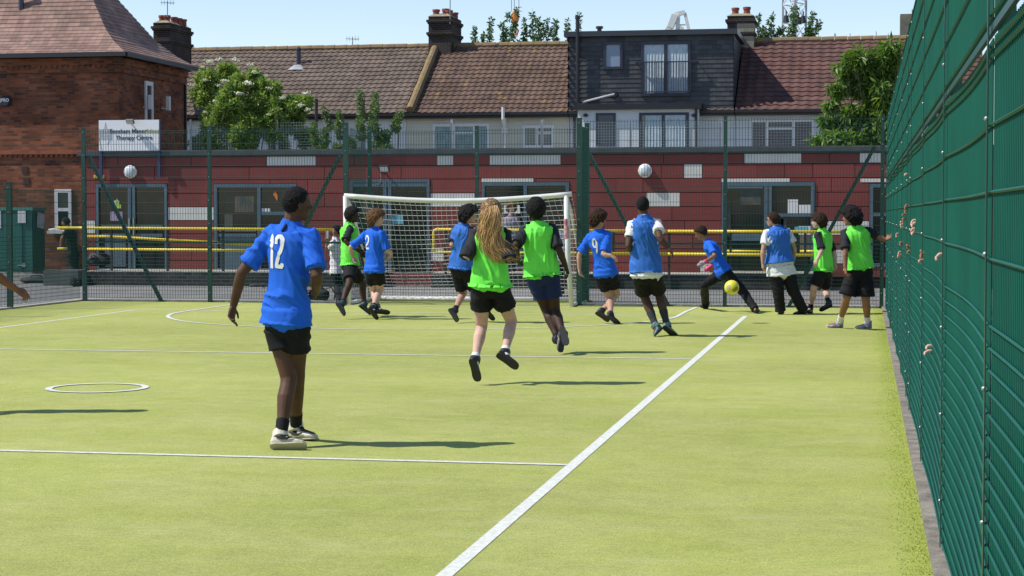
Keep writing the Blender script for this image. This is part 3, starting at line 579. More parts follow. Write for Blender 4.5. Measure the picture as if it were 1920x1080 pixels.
ridge_m = mat('ridge_tile', (.17,.11,.08), .85, col2=(.24,.17,.06), vscale=3)
def house(x0, x1, wall, tiles, lab, tw=.23, right_extra=0):
    h = thing('terraced_house', ((x0+x1)/2, HY+4, 0), lab, 'house'); h['group'] = 'terraced houses behind the school'
    b = MB(); b.box(x0, x1, HY, HY+8, 0, EVZ-.06); b.build('wall', wall, h)
    tiled_slope('roof', h, x0, x1, tiles, tw=tw)
    b = MB(); b.add([(x0, RGY, RGZ), (x1, RGY, RGZ), (x1, HY+8.3, EVZ), (x0, HY+8.3, EVZ)], [(0,1,2,3)]); b.add([(x0, HY, EVZ-.06), (x0, HY+8, EVZ-.06), (x0, RGY, RGZ-.05)], [(0,1,2)]); b.add([(x1, HY, EVZ-.06), (x1, HY+8, EVZ-.06), (x1, RGY, RGZ-.05)], [(0,2,1)]); b.build('rear_roof', tiles, h)
    b = MB(); k = int((x1-x0)/.45)
    for i in range(k): a = x0+(x1-x0)*i/k; c = x0+(x1-x0)*(i+1)/k-.012; b.tube([(a, RGY, RGZ+.02+lr.uniform(-.01,.01)), (c, RGY, RGZ+.03)], .12, n=8)
    b.build('ridge', ridge_m, h)
    b = MB(); b.box(x0, x1, HY-.42, HY-.30, EVZ-.08, EVZ+.02); b.box(x0, x1, HY-.30, HY-.001, EVZ-.16, EVZ-.062); b.build('gutter', gutter, h)
    return h
xL, xP1, xP2, xR = hx(250), hx(762), hx(1068), hx(1378)
h1_ = house(xL, xP1-.01, whiter, tA, 'terraced house with wide brown tiled roof behind the white flowered tree')
h2_ = house(xP1+.01, xP2-.01, cream, tB, 'cream terraced house with lichen spotted brown roof and white drainpipe')
h3_ = house(xP2+.01, xR-.01, whiter, tB, 'white terraced house with black slate loft dormer')
h4_ = house(xR+.01, hx(1850), whiter, tC, 'pale terraced house with reddish tiled roof at the right', tw=.34)
# raised party wall verge between the first two houses
b = MB(); a = np.array([X_(770, HY-.3), HY-.36, EVZ+.12]); c = np.array([X_(770, HY-.3), RGY-.3, RGZ+.0]); b.tube([a+(c-a)*t for t in np.linspace(0, 1, 14)], [.15+.012*math.sin(i*2.1) for i in range(14)], n=10); tag(b.build('party_wall_verge', mat('verge', (.17,.12,.08), .95, col2=(.25,.18,.06), vscale=5, bump=.6, bscale=20)), 'rounded mortar verge between two brown tiled roofs', 'roof verge')
window(h2_, 812, 918, 232, 288, HY, pv, teal, (851, 890), [(249,853,888)], .09)
window(h2_, 980, 1039, 235, 277, HY, pv, dkc, (1007,), [(249,1009,1037)], .09)
window(h4_, 1405, 1526, 224, 286, HY, pv, brc, (1437, 1487), [(241,1440,1484)], .09)
b = MB(); x = hx(948); b.tube([(x, HY-.12, 5.0), (x, HY-.12, 1)], .055, n=10); b.box(x-.1, x+.1, HY-.22, HY-.02, 4.4, 4.6); b.tube([(x, HY-.45, 5.3), (x, HY-.45, 4.9), (x, HY-.12, 4.55)], .055, n=10); b.build('drainpipe', pv, h2_)
b = MB(); x = hx(594, HY-.6); b.tube([(x, HY-.6, 2.5), (x, HY-.6, P(594,185,HY-.6)[2])], .06, n=10); b.build('soil_pipe', mat('pipe_black', (.02,.02,.022), .4), h1_)
b = MB(); x = hx(1559, HY-.5); b.tube([(x, HY-.5, 2.5), (x, HY-.5, P(1559,157,HY-.5)[2])], .06, n=10); b.build('soil_pipe', MATS['pipe_black'], h4_)
b = MB(); q = P(560, 108, HY+3); b.tube([q+np.array([0,0,-.35]), q+np.array([0,0,.3])], .08, n=10); b.ball(q+np.array([0,0,.3]), .1, nu=10, nv=6); b.build('flue_pipe', MATS['pipe_dark'], h1_)
b = MB(); b.loft([(q+np.array([0,-.1,-.28]), (1,0,0), (0,1,0), .14, .1), (q+np.array([0,-.3,-.48]), (1,0,0), (0,1,0), .36, .2)], 14); b.build('flashing', lead, h1_)
b = MB(); q = P(931, 190, HY+.75); b.box(q[0]-.12, q[0]+.12, q[1]-.12, q[1]+.15, q[2]-.1, q[2]+.05); b.build('roof_vent', mat('vent_tile', (.2,.17,.15), .8), h2_)
b = MB(); q = P(1543, 180, HY+.9); b.box(q[0]-.14, q[0]+.14, q[1]-.12, q[1]+.15, q[2]-.1, q[2]+.04); b.build('roof_vent', mat('vent_tile_red', (.22,.09,.07), .8), h4_)
# loft dormer in dark slates
slate = mat('slate', (.044,.045,.048), .55, island=.35, var=.1, vscale=2)
DY = HY-.22; dx0, dx1 = hx(1066, DY), hx(1374, DY); dz0 = EVZ+.04; dz1 = P(1220, 60, DY)[2]
b = MB(); b.box(dx0, dx1, DY, RGY+1.5, dz0, dz1-.06)
core = b.build('dormer', mat('dormer_core', (.02,.022,.026), .8), h3_)
b = MB(); nrow = int((dz1-dz0)/.16)
for k in range(nrow):
    z = dz0+k*(dz1-.15-dz0)/nrow; hgt = (dz1-.15-dz0)/nrow; x = dx0-(k % 2)*.15
    while x < dx1:
        a, c = max(x+.004, dx0), min(x+.296, dx1); 
        if c-a > .02: b.add([(a, DY-.028, z+lr.uniform(-.006,.006)), (c, DY-.028, z), (c, DY-.006, z+hgt+.02), (a, DY-.006, z+hgt+.02), (a, DY-.001, z), (c, DY-.001, z)], [(0,1,2,3), (4,5,1,0)])
        x += .3
    y = DY-(k % 2)*.15
    while y < RGY+1:
        b.add([(dx1+.028, y+.004, z), (dx1+.028, y+.296, z), (dx1+.006, y+.296, z+hgt+.02), (dx1+.006, y+.004, z+hgt+.02)], [(0,1,2,3)]); b.add([(dx0-.028, y+.296, z), (dx0-.028, y+.004, z), (dx0-.006, y+.004, z+hgt+.02), (dx0-.006, y+.296, z+hgt+.02)], [(0,1,2,3)]); y += .3
b.build('slate_cladding', slate, core)
b = MB(); b.box(dx0-.14, dx1+.14, DY-.2, RGY+1.6, dz1-.13, dz1+.05); b.build('dormer_roof', mat('fascia_dark', (.03,.035,.045), .35), core)
dkf = mat('frame_navy', (.018,.025,.045), .4)
frost = mat('frosted_glass', (.22,.29,.38), .3, var=.08, vscale=3)
window(h3_, 1131, 1167, 79, 130, DY-.03, dkf, frost, (), (), .09, .06)
window(h3_, 1201, 1294, 78, 180, DY-.03, dkf, dkc, (1247.5,), (), .10, .06, curtains=((1206,1244,net), (1251,1290,net)))
b = MB(); zz = P(1240, 116, DY-.2)[2]; zl = P(1240, 172, DY-.2)[2]; xa, xb = hx(1190, DY-.2), hx(1306, DY-.2); b.box(xa, xb, DY-.22, DY-.18, zz-.02, zz+.02); b.box(hx(1200,DY), hx(1295,DY), DY-.215, DY-.185, zl-.02, zl+.02)
for i in range(22): x = hx(1200, DY)+(hx(1295, DY)-hx(1200, DY))*i/21; b.box(x-.009, x+.009, DY-.21, DY-.19, zl, zz)
for x in (xa, xb-.03): b.box(x, x+.03, DY-.2, DY-.0, zz-.02, zz+.018)
b.build('balcony_rail', mat('rail_navy', (.02,.025,.04), .4), h3_)
b = MB(); q0 = P(1083, 193, DY-.18); q1 = P(1083, 36, DY-.18); b.tube([q0, q1], .07, n=10); b.tube([q1, q1+np.array([0,0,.12])], .09, n=10); b.build('soil_pipe', MATS['pipe_black'], h3_)
b = MB(); b.tube([P(1092, 192, DY-.15), P(1135, 181, DY-.15), P(1152, 177, DY-.1)], .045, n=8); b.build('waste_pipe', mat('pipe_grey', (.4,.4,.4), .5), h3_)
b = MB(); q = P(1151, 177, DY-.06); b.loft([(q+np.array([0,-.03,0]), (1,0,0), (0,0,1), .11, .11), (q+np.array([0,.03,0]), (1,0,0), (0,0,1), .13, .13)], 14); b.build('pipe_collar', MATS['pipe_black'], h3_)
b = MB(); q = P(1124, 58, DY+1); b.tube([q+np.array([0,0,-.2]), q+np.array([0,0,.1])], .08, n=10); b.tube([q+np.array([0,0,.08]), q+np.array([0,0,.16])], .13, n=10); b.build('roof_vent', MATS['pipe_black'], h3_)
# rear outrigger of the dormer house
OY = HY-.9; ox0, ox1 = hx(1083, OY), hx(1308, OY); oz = P(1200, 205, OY)[2]
b = MB(); b.box(ox0, ox1, OY, HY-.002, 0, oz); b.build('outrigger', whiter, h3_)
b = MB(); b.box(ox0-.1, ox1+.12, OY-.16, HY-.3, oz+.001, oz+.19); b.box(ox1-.1, ox1-.02, OY-.09, OY-.01, 1, oz); b.build('fascia', gutter, h3_)
window(h3_, 1117, 1154, 212, 274, OY, dkf, mat('pane_blue', (.04,.05,.08), .2), (), (), .07, .04)
window(h3_, 1198, 1291, 211, 290, OY, dkf, dkc, (1243,), (), .09, .04, curtains=((1210,1240,net), (1247,1284,net)))
for px in (1098, 1301): b = MB(); q = P(px, 216, OY-.06); b.ball(q, (.09,.07,.06), nu=10, nv=6); b.build('wall_light', gutter, h3_)
b = MB(); x = hx(1071, OY); b.tube([(x, HY-.2, 1), (x, HY-.2, EVZ)], .05, n=8); b.build('drainpipe', gutter, h3_)
# chimneys with pots
stock = brick_mat('chimney_brick', (.055,.038,.032), (.035,.028,.026), (.10,.09,.08)); stock2 = mat('chimney_render', (.25,.23,.17), .9, var=.2, vscale=4)
pot_m = mat('terracotta_pot', (.22,.055,.035), .7, var=.2, vscale=6); cap_m = mat('chimney_mortar', (.25,.21,.13), .9, var=.3, vscale=8)
def chimney(px0, px1, ytop, ybase, Y, lab, pots, dep=.9, m=None, front=None):
    c = (px0+px1)/2; x0, x1 = X_(px0, Y), X_(px1, Y); z1 = P(c, ytop, Y)[2]; z0 = P(c, ybase, Y)[2]-.6
    t = thing('chimney', ((x0+x1)/2, Y+dep/2, z0), lab, 'chimney', 'brick chimneys on the terrace')
    b = MB(); b.box(x0, x1, Y, Y+dep, z0, z1-.05); hh = z1-z0
    for zz, o_ in ((z1-.26, .07), (z1-.26-.46, .07)): b.box(x0-o_, x1+o_, Y-o_, Y+dep+o_, zz, zz+.09); b.box(x0-o_/2, x1+o_/2, Y-o_/2, Y+dep+o_/2, zz-.06, zz-.002)
    b.build('stack', m or stock, t)
    b = MB(); b.add([(x0-.02, Y-.02, z1-.05), (x1+.02, Y-.02, z1-.05), (x1+.02, Y+dep+.02, z1-.05), (x0-.02, Y+dep+.02, z1-.05), (x0+.15, Y+.15, z1+.05), (x1-.15, Y+.15, z1+.05), (x1-.15, Y+dep-.15, z1+.05), (x0+.15, Y+dep-.15, z1+.05)], [(0,1,5,4), (1,2,6,5), (2,3,7,6), (3,0,4,7), (4,5,6,7)])
    b.build('flaunching', cap_m, t)
    for fx, fy, h_ in pots:
        b = MB(); x = x0+(x1-x0)*fx; y = Y+dep*fy; r_ = .125; b.tube([(x, y, z1-.02), (x, y, z1+h_*.7), (x, y, z1+h_*.72), (x, y, z1+h_), (x, y, z1+h_+.005)], [r_, r_*.95, r_*1.15, r_*1.15, r_*.8], n=14); b.build('pot', pot_m, t)
    return t
c1 = chimney(804, 846, 28, 92, RGY-.55, 'tall dark brick chimney with red pots between the brown roofs', [(.2,.3,.26), (.48,.6,.34), (.78,.3,.22), (.82,.75,.22), (.3,.8,.2)], 1.8)
c2 = chimney(1362, 1411, 27, 70, RGY-.4, 'shorter chimney with two large pots beside the black dormer', [(.28,.4,.28), (.72,.4,.30)], 1.0)
b = MB(); x0, x1 = X_(1380, RGY-.42), X_(1411, RGY-.42); b.box(x0, x1+.015, RGY-.415, RGY+.5, P(1390, 95, RGY)[2]-.3, P(1390, 46, RGY)[2]); b.build('render_coat', stock2, c2)
c3 = chimney(290, 320, 40, 95, 63.0, 'broad dark chimney with a row of pots behind the hip roof', [(.15,.3,.28), (.42,.3,.28), (.6,.5,.26), (.75,.6,.24), (.9,.7,.22)], 2.2)
def aerial(px, ytop, ybase, Y, lab, yagi=True, s=1):
    b = MB(); q1 = P(px, ytop, Y); q0 = P(px, ybase, Y); b.tube([q0, q1], .018*s, n=6)
    if yagi:
        zz = q1[2]-.05; b.bar((q1[0]-.25*s, Y, zz), (q1[0]+.25*s, Y, zz-.04), .015)
        for i in range(5): x = q1[0]-.22*s+.11*s*i; b.bar((x, Y, zz-.1), (x, Y, zz+.1), .01); b.bar((x, Y-.15, zz), (x, Y+.15, zz), .01)
    return tag(b.build('tv_aerial', mat('aerial_metal', (.25,.26,.27), .5, metal=.4)), lab, 'aerial')
aerial(314, 2, 32, 63.5, 'tv aerial on the broad left chimney'); aerial(661, 70, 90, RGY, 'small tv aerial on the brown roof ridge'); aerial(844, -30, 45, RGY-.6, 'tall aerial mast in front of the red pots', False)

# pale galvanised mesh fence between the red building and the gardens
gal = mat('galvanised', (.34,.36,.37), .5, metal=.3, var=.1)
gf = thing('garden_fence', (-8, 49.5, 0), 'pale galvanised mesh fence rising behind the flat roof', 'fence'); GY = 49.6
for px in (358, 520, 683, 847, 1016, 1182, 1350, 1542):
    b = MB(); x = X_(px, GY); b.box(x-.03, x+.03, GY, GY+.05, 0, P(px, 224, GY)[2]); b.build('post', gal, gf)
for a, c in ((358,520), (520,683), (683,847), (847,1016), (1016,1182), (1182,1350), (1350,1542), (1542,1700)):
    b = MB(); xa, xb = X_(a, GY)+.04, X_(c, GY)-.04; zt = P((a+c)/2, 228, GY)[2]; k = int((xb-xa)/.075)
    for i in range(k+1): x = xa+(xb-xa)*i/k; b.bar((x, GY-.01, 2.4), (x, GY-.01, zt), .006)
    z = 2.4
    while z < zt: b.bar((xa, GY-.015, z), (xb, GY-.015, z), .006); z += .075
    b.build('mesh_panel', gal, gf)

# ------------------------------------------------------------------ goal with net
goal_w = mat('goal_white', (.60,.60,.56), .45, var=.06, vscale=5); cord_m = mat('net_cord', (.66,.66,.63), .8); tape_m = mat('red_tape', (.36,.05,.09), .6, col2=(.55,.4,.42), vscale=14)
gX0, gX1, gY = -8.94, -4.97, 31.66; gYb = 33.25
goal = thing('football_goal', ((gX0+gX1)/2, gY, 0), 'white football goal with sagging crossbar and net', 'goal')
gt = 1.95
def gp(t): return np.array([gX0+(gX1-gX0)*t, gY, gt-.10*math.sin(math.pi*t)*(1 if t < .5 else 1)+.02*t-.03])
b = MB(); b.tube([gp(t) for t in np.linspace(-.01, 1.01, 18)], .044, n=12); b.build('crossbar', goal_w, goal, smooth=True)
for x, lean in ((gX0, -.02), (gX1, -.06)):
    b = MB(); b.tube([(x+.04, gY, 0), (x+lean*.5, gY, .9), (x+lean, gY, gt-.03)], .044, n=12); po = b.build('goal_post', goal_w, goal, smooth=True)
    b = MB(); b.tube([(x+lean*.72, gY, 1.18 if x > -6 else 1.0), (x+lean*.9, gY, 1.52 if x > -6 else 1.25)], .048, n=12); b.build('tape_band', tape_m, po)
    b = MB(); s_ = 1 if x > -6 else -1
    b.tube([(x+lean, gY+.03, gt-.03), (x+lean+.03, gY+.35, gt-.28), (x+.02, gYb-.25, .55), (x+.03, gYb, .05)], .028, n=8); b.tube([(x+.04, gY+.05, .035), (x+.03, gYb, .035)], .035, n=8); b.build('side_frame', goal_w, goal, smooth=True)
b = MB(); b.tube([(gX0+.03, gYb, .05), (gX1+.03, gYb, .05)], .045, n=10); b.build('back_bar', goal_w, goal, smooth=True)
for fx in (.21, .6, .97):
    pass
nb = MB(); NU, NV = 40, 24
def npnt(u, v):     # u along the goal, v down the slope
    top = gp(u); bot = np.array([gX0+.03+(gX1-gX0)*u, gYb, .08]); q = top+(bot-top)*v
    bulge = math.sin(math.pi*v)*(.10+.10*math.sin(u*9.0)+.05*math.sin(u*21+2)); q = q+np.array([.05*math.sin(v*5+u*7), bulge, -.10*math.sin(math.pi*v)*(1+.6*math.sin(u*5+1))]); return q
for i in range(NU+1): nb.tube([npnt(i/NU, v/12) for v in range(13)], .0027, n=3, cap=False)
for j in range(1, NV): nb.tube([npnt(u/24, j/NV) for u in range(25)], .0027, n=3, cap=False)
for x, lean in ((gX0, -.02), (gX1, -.06)):
    def sp_(u, v): # u from the front post back, v down
        f_ = np.array([x+lean*(1-v), gY, gt*(1-v)+.03*v]); bk = np.array([x+lean+.03*v, gY+(gYb-gY)*max(v, .02), gt*(1-v)+.05*v]); q = f_+(bk-f_)*u; q[0] += .05*math.sin(math.pi*u)*math.sin(math.pi*v+u*4); q[2] -= .06*u*math.sin(math.pi*v); return q
    for i in range(0, 13): nb.tube([sp_(i/12, v/12) for v in range(13)], .0027, n=3, cap=False)
    for j in range(1, 18): nb.tube([sp_(u/8, j/18) for u in range(9)], .0027, n=3, cap=False)
nb.build('net', cord_m, goal)

# ------------------------------------------------------------------ ball, container, bags, shoes
q = P(1372, 539, 27.35); ball = thing('football', q, 'yellow football in the air beside the leaning boy in black trousers', 'football')
b = MB(); b.ball((0,0,0), .108, nu=36, nv=24); me_v = b.v
b = MB(); b.ball(q, .108, nu=36, nv=24); bm_ = mat('ball_yellow', (.68,.58,.03), .45, bump=.1, bscale=40)
nt = bm_.node_tree; vo = nt.nodes.new('ShaderNodeTexVoronoi'); vo.inputs['Scale'].default_value = 11; tc = nt.nodes.new('ShaderNodeTexCoord'); nt.links.new(tc.outputs['Object'], vo.inputs[0]); rp_ = nt.nodes.new('ShaderNodeValToRGB'); nt.links.new(vo.outputs['Color'], rp_.inputs[0]); rp_.color_ramp.interpolation = 'CONSTANT'
rp_.color_ramp.elements[0].color = (.70,.62,.03,1); rp_.color_ramp.elements[1].color = (.42,.40,.20,1); rp_.color_ramp.elements[1].position = .72; el = rp_.color_ramp.elements.new(.86); el.color = (.25,.19,.02,1); nt.links.new(rp_.outputs[0], nt.nodes['Principled BSDF'].inputs['Base Color'])
b.build('ball_shell', bm_, ball, smooth=True)
CYC = 45.2; cgreen = mat('container_green', (.008,.10,.075), .45, var=.15, vscale=1.2); cdark = mat('container_trim', (.01,.05,.04), .5)
ct = thing('storage_container', (X_(20, CYC), CYC+1, 0), 'green metal storage container with white notices on its doors', 'container')
cx1 = X_(60, CYC); cz1 = P(40, 391, CYC)[2]; cx0 = cx1-2.6; cyb = CYC*(60-1619)/(86-1619.)
b = MB(); b.box(cx0, cx1, CYC, cyb, .1, cz1-.05); 
for i in range(16): y = CYC+.06+(cyb-CYC-.12)*i/16; b.box(cx1+.001, cx1+.022, y, y+(cyb-CYC)/32, .2, cz1-.18)
b.build('body', cgreen, ct)
b = MB(); b.box(cx0-.03, cx1+.04, CYC-.05, cyb+.03, cz1-.045, cz1+.03); b.build('roof', mat('container_roof', (.06,.22,.17), .5), ct)
b = MB(); b.box(cx0, cx1, CYC-.02, cyb, .0, .098); b.build('base', conc_m, ct)
b = MB(); b.box(cx0+.05, cx1-.28, CYC-.03, CYC-.002, .15, cz1-.12); b.build('door', cgreen, ct)
b = MB(); x, _, z = P(42, 497, CYC-.05); b.box(x-.13, x+.13, CYC-.07, CYC-.032, z-.02, z+.02); b.box(x+.02, x+.10, CYC-.09, CYC-.071, z-.05, z+.05); b.build('lock', bolt_m, ct)
for px0, px1, py0, py1 in ((33,48,395,418), (-6,2,395,428)):
    b = MB(); b.box(X_(px0, CYC-.04), X_(px1, CYC-.04), CYC-.045, CYC-.034, P(40, py1, CYC)[2], P(40, py0, CYC)[2]); b.build('notice', paper_m, ct)
b = MB(); yq = CYC*(60-1619)/(68-1619.); yr = CYC*(60-1619)/(82-1619.); zt, zb2 = 1.6+(401.6-397)/3488*yq, 1.6+(401.6-430)/3488*yq
b.add([(cx1+.03, yq, zb2+.03), (cx1+.03, yr, zb2-.03), (cx1+.05, yr, zt-.05), (cx1+.05, yq, zt)], [(0,1,2,3)]); b.build('notice', paper_m, ct)
# low kerb in front of the brick building and a grey block
b = MB(); b.box(-32, X_(133, 43.5), 43.4, 43.55, -.01, .10); tag(b.build('stone_kerb', conc_m), 'pale kerb edge in front of the green container', 'kerb')
b = MB(); q = G(114, 535); b.box(q[0]-.42, q[0]+.42, q[1], q[1]+.6, 0, .34); tag(b.build('concrete_block', mat('grey_block', (.10,.105,.10), .9, var=.15)), 'grey block standing on the tarmac beside the person in black', 'block')
def lump(name, c, r, m, lab, cat, seed=0, parent=None, squash=(1,1,1), amp=.35):
    b = MB(); b.ball((0,0,0), 1, nu=22, nv=14); vs = []
    for v in b.v:
        n_ = noise.noise(Vector(v)*1.3+Vector((seed*3.1, 0, 0)))*amp+noise.noise(Vector(v)*3.5+Vector((seed, 5, 0)))*amp*.4; w = np.array(v)*(1+n_)*np.array(r); w[2] = max(w[2], -r[2]*.75); vs.append(w+np.array(c)+np.array([0,0,r[2]*.75]))
    b.v = [tuple(v) for v in vs]; o = b.build(name, m, parent, smooth=True)
    if lab: tag(o, lab, cat)
    return o
bagm = mat('bag_black', (.012,.012,.014), .7, bump=.4, bscale=25); bagb = mat('bag_navy', (.02,.03,.07), .6, col2=(.25,.28,.34), vscale=9)
def bag(px, py, Y, w, h, lab, seed, m=None, z=0):
    q = P(px, py, Y); q[2] = z; t = thing('bag', q, lab, 'bag'); lump('bag_body', q, (w/2, w*.32, h/2), m or bagm, None, None, seed, t, amp=.22)
    b = MB(); b.tube([q+np.array([-w*.22,0,h*.75]), q+np.array([-w*.1,-.02,h*1.0]), q+np.array([w*.1,-.02,h*1.0]), q+np.array([w*.22,0,h*.75])], .013, n=6); b.build('handle', m or bagm, t, smooth=True)
    return t
bag(70, 526, 40.6, .85, .17, 'flat black bag lying on the tarmac left of the grey block', 1)
bag(143, 530, 39.9, .5, .2, 'crumpled navy bag lying on the tarmac right of the grey block', 2, bagb)
bag(186, 503, 40.1, .6, .36, 'black backpack slumped on the walkway near the left door', 3, z=.42)
bag(176, 503, 39.9, .35, .24, 'small black bag in front of the backpack on the walkway', 4, z=.42)
tq = bag(600, 571, 33.3, .34, .27, 'black bag standing on the tarmac behind the fence, right of player 12', 5)
b = MB(); q = P(606, 570, 33.3); q[2] = 0; b.tube([q+np.array([.06,0,.22]), q+np.array([.16,0,.24]), q+np.array([.22,.02,.12]), q+np.array([.2,.03,.01])], .012, n=6); b.build('strap', bagm, tq, smooth=True)
q = P(487, 542, 38.6); q[2] = 0; t = thing('trainers', q, 'pair of black and white trainers left by the retaining wall', 'shoes')
for k in (-1, 1):
    b = MB(); c = q+np.array([.06*k, k*.05, .045]); b.tube([c+np.array([-.12,0,0]), c+np.array([0,0,.015]), c+np.array([.13,0,-.01])], [.045,.05,.035], n=10, round_cap=True); so = b.build('shoe', bagm, t, smooth=True)
    b = MB(); b.box(c[0]-.15, c[0]+.16, c[1]-.05, c[1]+.05, .0, .022); b.build('sole', lamp_w, so)

# ------------------------------------------------------------------ far things above the roofs
steel = mat('tower_steel', (.34,.36,.40), .5, metal=.2); steelw = mat('tower_steel_pale', (.62,.65,.68), .5)
TY = 120.; tw_ = thing('lattice_tower', P(1487, 300, TY)*np.array([1,1,0]), 'tall steel lattice mast above the red roof', 'tower')
tx = [(X_(1466, TY), TY), (X_(1509, TY), TY), (X_(1490, TY), TY-1.1), (X_(1484, TY), TY+1.3)]
b = MB(); [b.bar((x, y, 0), (x, y, 20), .13) for x, y in tx]; b.build('leg', steel, tw_)
b = MB(); z = 8; k = 0
while z < 19.5:
    for i, j in ((0,2), (2,1), (1,3), (3,0)):
        (xa, ya_), (xb, yb_) = tx[i], tx[j]; b.bar((xa, ya_, z), (xb, yb_, z), .06); b.bar((xa, ya_, z), (xb, yb_, z+1.15), .05); b.bar((xb, yb_, z), (xa, ya_, z+1.15), .04)
    z += 1.15
b.build('bracing', steelw, tw_)
for px, py in ((1474,35), (1497,38), (1506,36)):
    b = MB(); q = P(px, py, TY-1.2); b.tube([q+np.array([0,0,-.25]), q+np.array([0,0,.2])], [.22,.14], n=10); b.tube([q+np.array([0,0,.2]), q+np.array([0,0,.5])], .05, n=6); b.build('lamp', MATS['pipe_black'], tw_)
CYY = 110.; ck = thing('crane_hook', P(966, 38, CYY), 'orange crane hook block hanging on thin cables', 'crane hook')
ora = mat('crane_orange', (.75,.20,.02), .5); cab = mat('cable', (.30,.32,.35), .6)
q = P(966, 34, CYY); b = MB(); b.loft([(q+np.array([0,0,z]), (1,0,0), (0,1,0), a, .15) for z, a in ((.45,.10), (.32,.20), (0,.25), (-.22,.20), (-.36,.09))], 14); b.build('pulley_block', ora, ck)
b = MB(); b.tube([q+np.array([0,0,-.4]), q+np.array([0,0,-.55]), q+np.array([.18,0,-.75]), q+np.array([.1,0,-1.0]), q+np.array([-.14,0,-.95])], .07, n=8); b.build('hook', ora, ck, smooth=True)
b = MB(); [b.bar(q+np.array([dx,0,.4]), q+np.array([dx*1.4,0,9]), .035) for dx in (-.22, -.05, .22)]; b.build('cable', cab, ck)
JY = 100.; jb = thing('crane_jib', P(1270, 60, JY), 'white angular crane frame above the black dormer roof', 'crane')
jw = mat('crane_white', (.68,.67,.65), .5)
b = MB(); f = lambda x, y: P(x, y, JY)
b.bar(f(1243, 72), f(1257, 50), .3); b.bar(f(1257, 52), f(1266, 28), .34); b.bar(f(1269, 74), f(1272, 26), .2); b.bar(f(1272, 26), f(1284, 23), .22); b.bar(f(1284, 24), f(1293, 62), .16); b.bar(f(1273, 47), f(1289, 46), .07); b.bar(f(1264, 27), f(1273, 23), .12); b.bar(f(1279, 50), f(1275, 58), .2)
b.build('frame', jw, jb)
BLY = 90.; b = MB(); q = P(1697, 26, BLY); b.box(X_(1685, BLY), X_(1725, BLY), BLY, BLY+1.2, 3, q[2]); blk_ = tag(b.build('chimney_stack', mat('old_concrete', (.22,.20,.15), .9, col2=(.12,.12,.09), vscale=2.5)), 'square stained concrete stack above the right hand tree', 'chimney')
for px, py, lab in ((1567,66,'short dark ridge spike above the red roof, left one'), (1594,66,'thin dark ridge spike above the red roof, middle one'), (1643,62,'thin dark ridge spike above the red roof, right one')):
    b = MB(); q = P(px, py, 69.); b.tube([q+np.array([0,0,-.35]), q+np.array([-.03 if px < 1570 else 0,0,.06])], .03 if px < 1570 else .015, n=6); tag(b.build('aerial_rod', MATS['aerial_metal']), lab, 'aerial')

# ------------------------------------------------------------------ trees and shrubs
bark = mat('bark', (.11,.085,.06), .9, var=.3, vscale=8, bump=.6, bscale=30)
L_elder = leaf_mat('leaf_elder', (.085,.17,.03), (.32,.40,.11)); L_young = leaf_mat('leaf_young', (.06,.12,.035), (.16,.23,.08)); L_pop = leaf_mat('leaf_poplar', (.045,.10,.03), (.11,.18,.06)); L_peach = leaf_mat('leaf_long', (.05,.12,.018), (.20,.29,.06)); flower_m = mat('elder_flower', (.60,.60,.42), .8, island=.15)
def leaves(mb, c, r, n, size, long=1.7, droop=0.0, lr_=None, shell=.35):
    c = np.array(c)
    for _ in range(n):
        d = nrm(rng.normal(size=3)); rr = (shell+(1-shell)*rng.random())**.6; p = c+d*np.array(r)*rr
        ax = nrm(rng.normal(size=3)+np.array([0,0,-droop*2.2])+d*.5); sd_ = nrm(np.cross(ax, rng.normal(size=3))); up_ = np.cross(sd_, ax); s = size*rng.uniform(.6, 1.25)
        fold = up_*s*.10
        mb.add([p, p+ax*s*.5*long+sd_*s*.33+fold, p+ax*s*long-up_*s*.12, p+ax*s*.5*long-sd_*s*.33+fold, p+ax*s*.5*long], [(0,1,4), (4,1,2), (0,4,3), (4,2,3)])
def limb(mb, a, b_, r0, r1, k=5, wob=.12):
    a = np.array(a, float); b_ = np.array(b_, float); L = np.linalg.norm(b_-a); pts = [a+(b_-a)*t+rng.normal(size=3)*wob*L*.15*math.sin(math.pi*t) for t in np.linspace(0, 1, k)]
    mb.tube(pts, list(np.linspace(r0, r1, k)), n=7); return pts
